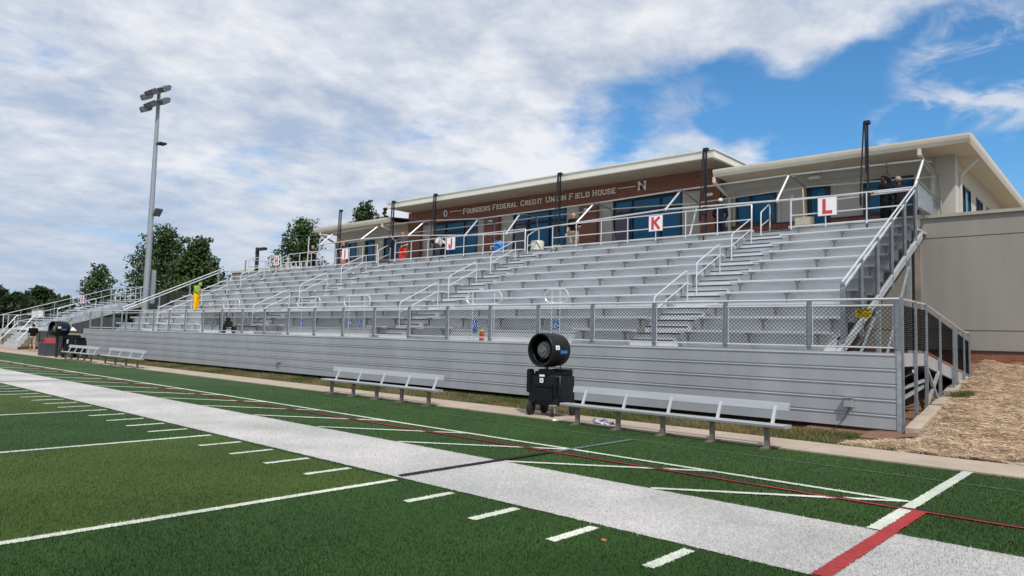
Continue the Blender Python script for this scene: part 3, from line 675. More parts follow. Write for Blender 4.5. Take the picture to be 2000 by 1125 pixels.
def letter_sign(ch, x, y, zc, lab, w_=.60, h_=.61):
    t = thing('letter_sign', (x, y, zc-h_/2), lab, 'sign', 'letter signs')
    m = MB(); m.bbox(x-w_/2, x+w_/2, y-.008, y+.008, zc-h_/2, zc+h_/2, .006); m.build('panel', WHITE, t)
    m = MB(); e = .004; 
    for (a, b, c, d) in ((x-w_/2, x+w_/2, zc+h_/2-.014, zc+h_/2), (x-w_/2, x+w_/2, zc-h_/2, zc-h_/2+.014), (x-w_/2, x-w_/2+.014, zc-h_/2+.014, zc+h_/2-.014), (x+w_/2-.014, x+w_/2, zc-h_/2+.014, zc+h_/2-.014)):
        m.box(a, b, y-.011, y-.0082, c, d)
    m.build('border', mat('pale_red_border', (.55, .28, .3), .5) if 'pale_red_border' not in MATS else MATS['pale_red_border'], t)
    gw = {'I': .01, 'L': .20, 'J': .22, 'K': .26, 'H': .24}.get(ch, .25); m = MB()
    glyph(m, ch, x-gw/2 if ch != 'I' else x-.005, y-.014, zc-.19, gw, .38, .105, .005); m.build('letter', RED, t)
for ch, x, lab in SG: letter_sign(ch, x, TY-.045, 6.17, lab)

# access ramp at the right-hand end
rampt = thing('access_ramp', (2.2, 12, 0), 'galvanised access ramp with black mesh sides running back to the grey wall', 'ramp')
XI, XO = 1.62, 2.90
dz_ = lambda y: DZ if y < 11.9 else max(.93, DZ - (y-11.9)*.122)
m = MB(); pf = [(9.80, DZ), (11.9, DZ), (16.9, dz_(16.9)), (16.9, dz_(16.9)-.05), (11.9, DZ-.05), (9.80, DZ-.05)]; m.prism(pf, 'x', XI, XO-.06); m.build('ramp_deck', ALUR, rampt)
for x in (XO-.055, XI-.06):
    m = MB(); m.prism([(9.86, DZ+.02), (11.9, DZ+.02), (16.9, dz_(16.9)+.02), (16.9, dz_(16.9)-.24), (11.9, DZ-.24), (9.86, DZ-.24)], 'x', x, x+.05); m.build('side_channel', ALU, rampt)
RP = [9.88, 10.95, 11.9, 13.25, 14.75, 15.12, 16.1, 16.85]
for y in RP:
    m = MB(); top = dz_(y)+1.09 if y < 12 else max(2.11, 2.58-(y-11.9)*.125); w2 = .05 if y != 15.12 else .035
    m.box(XO-.0, XO+.05, y-w2, y+w2, float(ground_z(XO, y))-.1, top); m.box(XO+.05, XO+.058, y-w2, y-w2+.03, float(ground_z(XO, y))-.1, top-.004); m.build('ramp_post', POSTG, rampt)
m = MB(); m.tube([(XO+.02, 9.9, 2.60), (XO+.02, 11.9, 2.60), (XO+.02, 13.25, 2.45), (XO+.02, 16.1, 2.13), (XO+.02, 16.9, 2.11)], .022, 8); m.build('top_rail', PIPE, rampt, smooth=True)
for a, b in zip(RP[:-1], RP[1:]):
    if b-a < .6: continue
    za = dz_(a)+.08; zb = dz_(b)+.08; sh = (zb-za)/(b-a)
    chainlink(b-a-.1, .86, off=(XO+.02, a+.05, za), shear=sh, axis='y', d=.075, t=.0075).build('chain_link_panel', BLACKWIRE, rampt)
for (a, b) in (((XO, 11.95, DZ-.25), (XO, 13.2, .45)), ((XO, 13.2, DZ-.40), (XO-.02, 11.95, .35)), ((XO-.6, 10.9, .35), (XO, 11.95, .9)), ((XI, 10.2, .3), (XO, 11.9, 1.0)), ((XI, 12.3, .6), (XO, 10.9, 1.2))):
    m = MB(); m.bar(a, b, .06, .06); m.build('brace', GALV, rampt)
for i, (y0, y1, dz__, lab) in enumerate(((9.34, 10.62, .075, 'pale kerb stone at the foot of the corner post'), (10.66, 12.0, .05, 'pale kerb stone between the ramp braces and the straw'), (12.3, 13.3, .03, 'weathered kerb stone midway along the ramp by a weed tuft'), (14.1, 15.3, .03, 'pale kerb stone half buried beside the far ramp posts'), (15.6, 16.7, .02, 'farthest kerb stone near the brick footing'))):
    ex = lambda y: 3.345 - .054*(y-9.3); m = MB(); za = float(ground_z(3.2, y0)); zb = float(ground_z(3.2, y1)); w_ = .26
    m.add([(ex(y0)-w_, y0, za-.15), (ex(y0), y0, za-.15), (ex(y1), y1, zb-.15), (ex(y1)-w_, y1, zb-.15), (ex(y0)-w_, y0, za+dz__), (ex(y0)-.01, y0+.01, za+dz__), (ex(y1)-.01, y1-.01, zb+dz__), (ex(y1)-w_, y1, zb+dz__)],
          [(0,3,2,1),(4,5,6,7),(0,1,5,4),(1,2,6,5),(2,3,7,6),(3,0,4,7)])
    tag(m.build('kerb_stone', STONE, None, loc=(3.2, (y0+y1)/2, za)), lab, 'kerb stone', 'kerb stones beside the ramp')
n = 420; gx = 3.25+rng.normal(0, .12, n); gy = 13.7+rng.normal(0, .25, n); o = blades('weeds', np.stack([gx, gy], 1), ground_z(gx, gy), .12, .014, np.array([.075, .09, .03])*rng.uniform(.4, 1.3, (n, 1)), .10, STRAW)
ds = MB(); ds.add([(x, y, float(ground_z(x, y))-.012) for y in (9.0, 10.5, 12, 14, 16, 18, 20) for x in (1.2, 2.3, 2.8, 3.2, 3.5)], [(j*5+i, j*5+i+1, j*5+i+6, j*5+i+5) for j in range(6) for i in range(4)])
tag(ds.build('dirt_strip', mat('damp_red_dirt', (.17, .095, .06), .95, 0, .35, 2.5, .5, 16, detail=8)), kind='structure')

# small things on and behind the front wall
t = thing('electrical_box', (2.0, YF, .46), 'small grey electrical box on the front wall with a hanging cable', 'electrical box', 'boxes on the front wall')
BOXG = mat('grey_box', (.32, .35, .37), .5, .2)
m = MB(); m.bbox(1.925, 2.09, YF-.13, YF-.001, .47, .65, .012); m.build('body', BOXG, t); m = MB(); m.box(1.915, 2.10, YF-.15, YF, .652, .664); m.build('lid', GALV, t)
m = MB(); m.tube([(2.03, YF-.09, .47), (1.99, YF-.1, .36), (1.90, YF-.12, .2), (1.80, YF-.16, .06), (1.74, YF-.2, .02)], .008, 6); m.build('cable', BLACKMT, t)
t = thing('electrical_box', (-19.1, YF, .46), 'small grey electrical box on the front wall left of the middle bench', 'electrical box', 'boxes on the front wall')
m = MB(); m.bbox(-19.2, -19.02, YF-.12, YF-.001, .46, .62, .012); m.build('body', BOXG, t); m = MB(); m.box(-19.21, -19.01, YF-.14, YF, .622, .634); m.build('lid', GALV, t)
t = thing('warning_sign', (2.25, YF, 2.22), 'small yellow warning sign hung on the fence near its right corner', 'sign')
m = MB(); m.bbox(2.10, 2.40, YF+.084, YF+.092, 2.235, 2.42, .004); m.build('panel', YEL, t)
m = MB(); [m.box(2.14, 2.36, YF+.0805, YF+.0838, z, z+.012) for z in (2.27, 2.31, 2.38)]; m.box(2.15, 2.22, YF+.0805, YF+.0838, 2.335, 2.365); m.build('text_lines', mat('dark_print', (.12, .09, .01), .6), t)
HC = [(-26.2, 'blue wheelchair sign on the lowest riser behind the pressure washer'), (-19.76, 'single blue wheelchair sign on the riser left of the paired signs'), (-16.39, 'left blue wheelchair sign of the pair on the riser'), (-15.78, 'right blue wheelchair sign of the pair on the riser'),
      (-9.70, 'blue wheelchair sign with a second blue plate under it'), (-9.05, 'blue wheelchair sign just above and right of the red extinguisher'), (-6.39, 'blue wheelchair sign nearest the big misting fan')]
for x, lab in HC[1:]:
    y = yr(1)-.03; t = thing('wheelchair_sign', (x, y, 1.98), lab, 'sign', 'wheelchair signs'); z = 2.08
    m = MB(); m.bbox(x-.10, x+.10, y-.006, y+.004, z-.12, z+.12, .003); 
    m.build('panel', BLUE, t)
    m = MB(); y2 = y-.0085; pts = [(x+.055*math.cos(a)-.01, y2, z-.035+.055*math.sin(a)) for a in [R(110+i*25) for i in range(10)]]
    m.tube(pts, .007, 5); m.tube([(x-.01, y2, z+.06), (x, y2, z), (x+.04, y2, z), (x+.06, y2, z-.06)], .009, 5); m.sph((x-.012, y2, z+.085), .017, 7, 5, (1, .4, 1)); m.build('wheelchair_symbol', WHITE, t)
    if abs(x+9.70) < .01:
        m = MB(); m.bbox(x-.10, x+.12, y-.006, y+.004, z-.245, z-.14, .003); m.build('lower_plate', BLUE, t)
ex_ = (-8.7, 10.35, DZ); t = thing('fire_extinguisher', ex_, 'red cylinder with a yellow cap standing behind the fence', 'extinguisher')
m = MB(); m.lathe([(0, 0), (.066, 0), (.073, .02), (.073, .23), (.047, .27), (0, .275)], ex_, (0, 0, 1), 14); m.build('cylinder', mat('dull_red_enamel', (.42, .05, .03), .5, 0, .1, 9.), t, smooth=True)
m = MB(); m.lathe([(0, .262), (.06, .27), (.08, .30), (.067, .35), (0, .365)], ex_, (0, 0, 1), 14); m.tube([(-8.76, 10.32, DZ+.31), (-8.82, 10.28, DZ+.295)], .018, 7); m.build('cap', mat('yellow_cap', (.68, .42, .05), .5), t, smooth=True)

# ------------------------------------------------------------------ field house
YB = 21.0; FZ = TDZ
house = thing('field_house', (-15, YB, FZ), 'brick and stucco field house with a flat cream roof, blue windows and white lettering', 'building')
def panel_wall(x0, x1, z0, z1, y=YB, mt=STUCCO, nm='wall'):
    m = MB(); m.box(x0, x1, y, y+.3, z0, z1); return m.build(nm, mt, house)
ST_R = 7.95
# openings: (x0, x1, z0, z1, mullions x, transoms z, kind)
def opening(x0, x1, z0, z1, mull=(), trans=(), kind='window', y=YB, fr=.06, door_bay=None):
    fo = MB(); yy = y-.035
    fo.box(x0, x1, yy, y+.2, z1-fr, z1); fo.box(x0, x1, yy, y+.2, z0, z0+fr); fo.box(x0, x0+fr, yy+.002, y+.2, z0+fr, z1-fr); fo.box(x1-fr, x1, yy+.002, y+.2, z0+fr, z1-fr)
    for mxx in mull: fo.box(mxx-.03, mxx+.03, yy+.004, y+.2, z0+fr, z1-fr)
    for tz in trans: fo.box(x0+fr, x1-fr, yy+.006, y+.2, tz-.03, tz+.03)
    o = fo.build(kind, FRAMED, house)
    m = MB(); m.box(x0+fr*.5, x1-fr*.5, y+.05, y+.07, z0+fr*.5, z1-fr*.5); m.build('pane', GLASS, o)
    if kind == 'door':
        m = MB(); m.box(x0+fr, x1-fr, y+.0, y+.049, z0+fr, z0+.25); m.box(x0+fr, x0+fr+.09, y, y+.049, z0+.25, z1-fr); m.box(x1-fr-.09, x1-fr, y, y+.049, z0+.25, z1-fr); m.build('leaf', FRAMED, o)
        m = MB(); m.tube([(x1-fr-.05, y-.06, z0+.9), (x1-fr-.05, y-.06, z0+1.2)], .012, 6); m.build('handle', GALV, o)
    if door_bay:
        a, b = door_bay
        m = MB(); m.box(a, b, y-.012, y+.045, z0+.06, z0+2.1); m.build('door_leaf', mat('mauve_door_panel', (.10, .085, .14), .4) if 'mauve_door_panel' not in MATS else MATS['mauve_door_panel'], o)
    return o
CUT = []
def wall_with(x0, x1, z0, z1, holes, mt=STUCCO, y=YB, th=.3, nm='wall'):
    m = MB(); cur = x0
    for (a, b, c, d) in sorted(holes):
        if a > cur: m.box(cur, a, y, y+th, z0, z1)
        if c > z0: m.box(a, b, y, y+th, z0, c)
        if d < z1: m.box(a, b, y, y+th, d, z1)
        cur = b
    if cur < x1: m.box(cur, x1, y, y+th, z0, z1)
    return m.build(nm, mt, house)
# right wing
XC = 1.95
RW = [(-5.39, -3.80, 6.26, 7.41), (-2.72, -1.86, FZ, 7.46), (-.77, .80, 6.24, 7.44)]
wall_with(-6.0, XC, FZ-.3, ST_R, RW)
opening(*RW[0], mull=(-4.80,)); opening(*RW[1], kind='door', fr=.09); opening(*RW[2], mull=(.0,))
m = MB()
for (a, b) in ((-6.0, -2.74), (-1.84, .93)): m.box(a, b, YB-.07, YB-.001, FZ-.3, 6.19)
m.build('brick_base', BRICKS, house)
m = MB(); m.box(-6, -2.75, YB-.10, YB-.001, 6.192, 6.225); m.box(-1.83, .94, YB-.10, YB-.001, 6.192, 6.225); m.build('sill', FLASH, house)
m = MB()   # raised stucco bands and jambs
m.box(-5.45, 1.41, YB-.03, YB-.001, 7.52, 7.60); m.build('raised_band', STUCCO, house)
for x in (-5.47, -3.68, -2.86, -1.70, -.90, .92): m = MB(); m.box(x-.055, x+.055, YB-.028, YB-.001, 6.23, 7.515); m.build('raised_band', STUCCO, house)
m = MB(); m.box(1.42, XC+.04, YB-.045, YB-.002, 5.3, ST_R); m.box(XC+.001, XC+.045, YB-.043, YB+.5, 5.9, ST_R); m.build('corner_pilaster', STUCCO, house)
# right side wall
SW = [(21.9, 23.9), (25.0, 26.4), (27.3, 28.6)]
m = MB(); cur = YB+.31
for a, b in SW: m.box(XC-.3, XC, cur, a, 5.5, ST_R); m.box(XC-.3, XC, a, b, 5.5, 6.1); m.box(XC-.3, XC, a, b, 7.25, ST_R); cur = b
m.box(XC-.3, XC, cur, 33, 5.5, ST_R); m.build('wall', STUCCOL, house)
for a, b in SW:
    m = MB(); m.box(XC-.06, XC+.02, a, a+.06, 6.1, 7.25); m.box(XC-.06, XC+.02, b-.06, b, 6.1, 7.25); m.box(XC-.06, XC+.02, a+.06, b-.06, 7.19, 7.25); m.box(XC-.06, XC+.02, a+.06, b-.06, 6.1, 6.16); m.box(XC-.058, XC+.016, (a+b)/2-.03, (a+b)/2+.03, 6.16, 7.19)
    o = m.build('window', FRAMED, house); m = MB(); m.box(XC-.05, XC-.03, a+.03, b-.03, 6.13, 7.22); m.build('pane', GLASS, o)
# centre block
CW = [(-22.87, -19.46, FZ, 7.86), (-17.0, -13.68, FZ, 7.86), (-11.09, -7.71, FZ, 7.86)]
wall_with(-24.6, -6.0, FZ-.3, 7.862, CW)
for (a, b, c, d) in CW:
    opening(a, b, c, d, mull=(a+.98, b-1.02), trans=(7.28,), fr=.08, door_bay=(a+.12, a+.86))
m = MB(); m.box(-24.8, -5.97, YB-.225, YB+.3, 7.864+.12, 8.60); m.build('brick_header', BRICK, house)
m = MB(); m.box(-24.8, -5.97, YB-.232, YB-.0, 7.864, 7.982); m.build('brick_soldier_course', BRICKS, house)
for (a, b) in ((-6.80, -5.97), (-12.80, -11.83), (-18.83, -17.82), (-24.8, -23.79)):
    m = MB(); m.box(a, b, YB-.22, YB-.001 if a > -24 else YB+.3, FZ+.52 if a > -30 else FZ, 7.86); m.build('brick_column', BRICK, house)
    m = MB(); m.box(a-.002, b+.002, YB-.222, YB, FZ-.3, FZ+.519); m.build('brick_column_foot', BRICKS, house)
    if a > -24:
        m = MB(); m.bbox((a+b)/2-.17, (a+b)/2+.17, YB-.34, YB-.221, 7.50, 7.62, .03); m.build('wall_lamp', WHITE, house)
m = MB(); m.bbox(-2.62, -2.14, YB-.16, YB-.031, 7.70, 7.83, .05); m.build('wall_lamp', WHITE, house)
for x, z in ((-3.2, 7.12), (-27.45, 7.15), (-17.55, 7.1)):
    m = MB(); m.bbox(x-.06, x+.06, YB-.05, YB-.001, z-.1, z+.1, .01); m.build('small_box', CREAM, house)
m = MB(); m.sph((-5.85, YB-.05, 7.45), .05); m.build('camera_dome', BLACKPL, house)
# left wing
XLW = -32.0
LW = [(-31.25, -29.9, 6.2, 7.36), (-29.02, -28.10, FZ, 7.36), (-27.20, -25.62, 6.15, 7.36)]
wall_with(XLW, -24.9, FZ-.3, ST_R, LW)
opening(*LW[0], mull=(-30.7,)); opening(*LW[1], kind='door', fr=.08); opening(*LW[2], mull=(-26.45,), trans=(7.05,))
m = MB(); m.box(XLW-.02, -29.04, YB-.07, YB-.001, FZ-.3, 6.02); m.box(-28.08, -25.1, YB-.07, YB-.001, FZ-.3, 6.02); m.build('brick_base', BRICK, house)
m = MB(); m.box(XLW, XLW+.3, YB+.31, 32, FZ-.3, ST_R); m.build('wall', STUCCO, house)
for x in (-31.4, -29.75, -29.18, -27.95, -27.35): m = MB(); m.box(x-.05, x+.05, YB-.028, YB-.001, 6.03, 7.5); m.build('raised_band', STUCCO, house)
# roofs
def hip(x0, x1, y0, y1, ze, hang_l, hang_r):
    # gutter, soffit, low hipped roof
    m = MB(); s = .07; d = (y1-y0)/2; zr = ze + .27 + d*s
    a = (x0 if hang_l else x0-2, y0); 
    xl = x0 + (d if hang_l else 0); xr = x1 - (d if hang_r else 0)
    z = ze + .26
    V = [(x0, y0, z), (x1, y0, z), (x1, y1, z), (x0, y1, z), (xl, (y0+y1)/2, zr), (xr, (y0+y1)/2, zr)]
    m.add(V, [(0,1,5,4), (1,2,5), (2,3,4,5), (3,0,4), (3,2,1,0)]); m.build('roof', ROOFM, house)
    m = MB(); m.box(x0+.02, x1-.02, y0+.03, y1-.03, ze+.0, ze+.045); m.build('soffit', mat('beige_soffit_boards', (.50, .42, .32), .8, 0, .05, 1.) if 'beige_soffit_boards' not in MATS else MATS['beige_soffit_boards'], house)
    m = MB()
    m.prism([(y0-.03, ze+.10), (y0-.05, ze+.19), (y0-.05, ze+.255), (y0+.05, ze+.255), (y0+.05, ze-.015), (y0+.02, ze-.015)], 'x', x0-.03, x1+.03)
    if hang_r: m.prism([(x1+.03, ze+.10), (x1+.05, ze+.19), (x1+.05, ze+.253), (x1-.05, ze+.253), (x1-.05, ze-.017), (x1-.02, ze-.017)], 'y', y0+.051, y1)
    if hang_l: m.prism([(x0-.03, ze+.10), (x0-.05, ze+.19), (x0-.05, ze+.253), (x0+.05, ze+.253), (x0+.05, ze-.017), (x0+.02, ze-.017)], 'y', y0+.051, y1)
    m.build('gutter', TRIM, house)
hip(-5.60, 2.62, 19.5, 33.0, ST_R, False, True)
hip(-32.35, -24.75, 19.5, 33.0, ST_R, True, False)
m = MB(); m.box(-24.45, -5.55, 19.2, 28, 8.602, 8.68); m.build('soffit', SOFFIT, house)
m = MB(); m.box(-24.6, -5.41, 19.07, 19.20, 8.595, 8.86); m.box(-5.55, -5.412, 19.201, 28, 8.597, 8.86); m.box(-24.6, -24.45, 19.201, 28, 8.597, 8.86)
m.box(-24.64, -5.37, 19.03, 28, 8.862, 8.91); m.build('fascia', CREAM, house)
def downspout(x, xw, foot):
    m = MB(); m.bbox(x-.055, x+.055, 19.52, 19.62, 7.72, 7.95, .01); m.bar((x, 19.57, 7.76), (xw, YB-.10, 7.36), .10, .09); m.bbox(xw-.06, xw+.06, YB-.16, YB-.05, foot, 7.44, .012); m.build('downspout', TRIM, house)
downspout(-5.62, -5.60, FZ); downspout(1.27, 1.38, 5.9); downspout(-31.7, -31.95, FZ); downspout(-25.6, -25.25, FZ)
m = MB(); m.bar((2.5, 21.6, 7.85), (XC+.06, 21.6, 7.35), .09, .08); m.bbox(XC+.02, XC+.12, 21.54, 21.66, 5.9, 7.42, .01); m.build('downspout', TRIM, house)
m = MB(); m.bbox(XC-.4, XC+.25, YB-.3, YB-.08, 5.5, 5.99, .01); m.build('brick_pier', BRICKS, house)
m = MB(); m.lathe([(0, 0), (.16, 0), (.16, .2), (0, .22)], (-26.0, 20.9, 8.0), (0, 0, 1), 12); m.build('roof_vent', CREAM, house)
# lettering
LETM = mat('pale_letter_metal', (.86, .84, .79), .5, 0, .05, 5.)
for w_, xa, xb in (('FOUNDERS', -20.32, -18.39), ('FEDERAL', -18.19, -16.55), ('CREDIT', -16.32, -14.97), ('UNION', -14.73, -13.55), ('FIELD', -13.34, -12.22), ('HOUSE', -12.02, -10.82)):
    lo = MB(); ad = [(.55 if c == 'I' else 1.0)*(1.16 if i == 0 else 1.0) for i, c in enumerate(w_)]; uw = (xb-xa)/(sum(ad)-.28); x = xa
    for i, ch in enumerate(w_):
        glyph(lo, ch, x if ch != 'I' else x-.12*uw, YB-.252, 8.16, (ad[i]*.62 if ch != 'I' else .7)*uw, (.235 if i == 0 else .205), .040, .022, True); x += ad[i]*uw
    lo.build('letters', LETM, house)
m = MB(); m.box(-21.35, -20.46, YB-.25, YB-.228, 8.335, 8.365); m.build('line', LETM, house); m = MB(); m.box(-10.70, -9.82, YB-.25, YB-.228, 8.315, 8.345); m.build('line', LETM, house)
m = MB(); glyph(m, 'N', -9.64, YB-.252, 8.16, .30, .31, .075, .022, True); em = m.build('emblem', WHITE, house)
m = MB(); P_ = [(-9.52+(q[0]+9.65)*.72, 8.145+(q[1]-8.20)*.8) for q in ((-9.74, 8.20), (-9.62, 8.20), (-9.60, 8.27), (-9.55, 8.20), (-9.50, 8.20), (-9.54, 8.33), (-9.60, 8.40), (-9.63, 8.46), (-9.66, 8.40), (-9.73, 8.36), (-9.69, 8.31))]
m.prism(P_, 'y', YB-.268, YB-.254); m.build('dark_figure', BLACKMT, em)
m = MB(); pts = [(-21.71+.105*math.cos(a), YB-.243, 8.30+.16*math.sin(a)) for a in [2*math.pi*i/20 for i in range(21)]]; m.tube(pts, .034, 6); em = m.build('emblem', LETM, house)
m = MB(); m.prism([(-21.755, 8.23), (-21.665, 8.23), (-21.675, 8.34), (-21.71, 8.38), (-21.745, 8.34)], 'y', YB-.252, YB-.23); m.build('dark_figure', BLACKMT, em)

# the lower grey wall
gwl = thing('retaining_wall', (4, 20, 1.3), 'tall grey concrete wall with a pale coping and brick footing at the right', 'wall')
m = MB()
for (z0, z1, y) in ((1.66, 2.235, 20.0), (2.265, 5.115, 20.0), (5.145, 5.77, 20.0), (1.60, 5.77, 20.03)): m.box(-39.5, 13, y, 20.03 if y < 20.02 else 20.4, z0, z1)
m.build('wall_panels', WALLG, gwl)
m = MB(); m.box(1.20, 13.05, 19.93, 20.45, 5.775, 5.875); m.build('coping', COPE, gwl)
m = MB(); m.box(-39.5, 13, 19.965, 20.0-.001, 1.60, 1.655); m.build('flashing', FLASH, gwl)
m = MB(); m.box(-39.5, 13, 19.985, 20.4, .6, 1.598); m.build('brick_footing', BRICK, gwl)
m = MB(); m.box(XC+.1, 13, 20.41, 33, 5.6, 5.7); m.build('terrace_roof', COPE, gwl)
m = MB(); m.box(1.02, 1.19, 19.9, 20.0-.001, 1.3, 5.9); m.build('rusty_steel_column', mat('rusty_steel', (.25, .222, .19), .85, 0, .25, 1.5), gwl)
rf = thing('terrace_railing', (1.5, 19.9, 5.2), 'short white picket railing at the head of the stand by the building corner', 'railing')
for (za, zb) in ((6.74, 6.52), (6.62, 6.40), (5.95, 5.93)):
    m = MB(); m.tube([(1.42, 18.5, za), (1.50, 20.85, zb)], .02, 7); m.build('rail', GALV, rf, smooth=True)
for i in range(12):
    y = 18.6 + i*.2; m = MB(); m.bar((1.43+i*.006, y, 5.9), (1.43+i*.006, y, 6.62-i*.019), .03, .07); m.build('picket', GALV, rf)

# ------------------------------------------------------------------ bare tent frame and lifting masts
tf = thing('tent_skeleton', (-14.6, 19.7, FZ), 'long bare aluminium tent frame without canopy standing above the top row', 'tent')
RX = [-30.5, -26.1, -22.1, -18.15, -15.4, -11.2, -7.06, -2.86, 1.34]; RZ = [7.76, 7.85, 7.79, 7.53, 7.54, 7.56, 7.65, 7.68, 7.60]
FXZ = [(-30.54, 6.96), (-26.45, 7.01), (-22.38, 6.90), (-18.17, 6.58), (-15.46, 6.46), (-11.47, 6.61), (-7.24, 6.75), (-2.94, 6.62), (1.26, 6.51)]
BZ = [7.25, 7.45, 7.42, 7.40, 7.45, 7.42, 7.25, 7.38, 7.22]
for i in range(9):
    rj = (RX[i], 19.7, RZ[i]); fj = (FXZ[i][0], 18.8, FXZ[i][1]); bj = (RX[i]+.25, 20.6, BZ[i])
    m = MB(); m.tube([fj, rj], .042, 8); m.sph(fj, .06, 8, 6); m.build('front_rafter', PIPE, tf, smooth=True)
    m = MB(); m.tube([rj, bj], .032, 8); m.sph(rj, .065, 8, 6); m.build('back_rafter', TENTD, tf, smooth=True)
    m = MB(); m.tube([(rj[0]-.02, 19.75, rj[2]-.03), (rj[0]+.25, 19.6, rj[2]-.12)], .02, 6); m.sph(bj, .06, 8, 6); m.build('joint', TENTD, tf)
    if i < 8:
        m = MB(); m.tube([rj, (RX[i+1], 19.7, RZ[i+1])], .034, 8); m.build('ridge_pole', TENT, tf, smooth=True)
        m = MB(); m.tube([fj, (FXZ[i+1][0], 18.8, FXZ[i+1][1])], .034, 8); m.build('front_pole', TENT, tf, smooth=True)
        m = MB(); m.tube([bj, (RX[i+1]+.25, 20.6, BZ[i+1])], .03, 8); m.build('back_pole', TENT, tf, smooth=True)
    if i in (3, 4, 5, 7, 8):
        m = MB(); m.tube([bj, (bj[0]+(.36 if i in (4, 5) else .12), 20.55, FZ)], .032, 8); m.build('back_leg', TENTD, tf, smooth=True)
m = MB(); m.tube([(-6.15, 19.2, 6.72), (-6.33, 18.9, FZ+.1)], .036, 8); m.build('loose_leg', TENT, tf, smooth=True)
m = MB(); m.tube([(-30.54, 18.8, 6.96), (-30.56, 18.78, 6.2)], .03, 8); m.build('front_leg', TENT, tf, smooth=True)
MX = [(-28.59, 'black lifting mast in front of the left wing window'), (-23.76, 'black lifting mast beside the man in red trousers'), (-20.42, 'black lifting mast by the bending man in the white shirt'),
      (-12.43, 'black lifting mast crossing the lettering beside the bald man'), (-5.6, 'black lifting mast in front of the right brick column'), (-.05, 'tallest looking black lifting mast beside the man with a raised arm')]
for x, lab in MX:
    t = thing('lifting_mast', (x, 18.86, FZ), lab, 'mast', 'lifting masts'); z1 = 8.90; y = 18.86
    m = MB(); m.bar((x, y, FZ+.1), (x, y, z1-.06), .055, .055); m.bar((x+.02, y-.06, FZ+.1), (x+.02, y-.06, FZ+1.7), .06, .05); m.build('mast', BLACKMT, t)
    m = MB(); m.bbox(x-.11, x+.09, y-.10, y+.08, z1-.12, z1, .02); m.build('head', BLACKMT, t)
    m = MB(); m.bar((x-.09, y-.07, z1-.06), (x-.20, y-.09, z1-2.3), .045, .015); m.bar((x-.05, y-.07, z1-.06), (x-.03, y-.09, z1-1.7), .05, .02); m.bar((x-.20, y-.09, z1-2.3), (x-.19, y-.1, z1-2.75), .06, .04); m.build('strap', BLACKMT, t)
    m = MB(); m.bbox(x-.1, x+.1, y-.2, y-.05, FZ+1.05, FZ+1.35, .03); m.tube([(x, y-.15, FZ+1.2), (x+.22, y-.2, FZ+1.2), (x+.22, y-.3, FZ+1.2)], .012, 6); m.build('winch', BLACKMT, t)
    for a in (35, 155, 275):
        m = MB(); m.bar((x, y, FZ+.55), (x+.32*math.cos(R(a)), y+.32*math.sin(R(a)), FZ+.03), .035, .035); m.build('leg', BLACKMT, t)

# ------------------------------------------------------------------ benches, fans, bin and oddments
def make_bench(L, nleg, label, loc, rz):
    t = thing('players_bench', (0, 0, 0), label, 'bench', 'players benches along the turf')
    m = MB(); h = .42; m.prism([(-.13, h-.045), (-.135, h-.01), (-.12, h), (.12, h), (.13, h-.01), (.125, h-.045)], 'x', -L/2-.06, L/2+.06)
    m.build('seat', BENCH, t)
    for sx in (-1, 1):
        m = MB(); m.box(sx*(L/2+.064)-.004, sx*(L/2+.064)+.004, -.14, .135, h-.05, h+.003); m.build('end_cap', GALV, t)
    m = MB(); th = R(14)
    def bk(u, v): return (.20 + u*math.sin(th) + v*math.cos(th), .62 + u*math.cos(th) - v*math.sin(th))
    m.prism([bk(0, 0), bk(.006, -.012), bk(.13, -.012), bk(.136, 0), bk(.13, .018), bk(.006, .018)], 'x', -L/2, L/2); m.build('backrest', BENCH, t)
    for i in range(nleg):
        x = -L/2 + .27 + (L-.54)*i/(nleg-1)
        m = MB(); m.box(x-.035, x+.035, -.035, .035, .05, h-.046); m.box(x-.04, x+.04, -.20, .24, .0, .05); m.box(x-.05, x+.05, -.11, .11, h-.062, h-.0455); m.build('leg', LEGM, t)
        m = MB(); m.bar((x+.05, .06, h-.06), (x+.05, .235, .72), .05, .03); m.build('back_strut', ALU, t)
    t.location = loc; t.rotation_euler = (0, 0, rz)
    return t
make_bench(4.30, 5, 'long aluminium bench with a backrest at the right, nearest the big misting fan', (-.02, 6.02, -.02), -DR)
make_bench(4.55, 5, 'long aluminium bench with a backrest standing alone in front of the middle of the wall', (-8.3, 6.14, -.02), -DR)
make_bench(4.60, 4, 'four legged aluminium bench second from the far left', (-26.6, 6.62, -.0), -DR-.03)
make_bench(4.10, 5, 'farthest aluminium bench beside the far misting fan and bin', (-31.8, 6.58, -.0), -DR+.01)

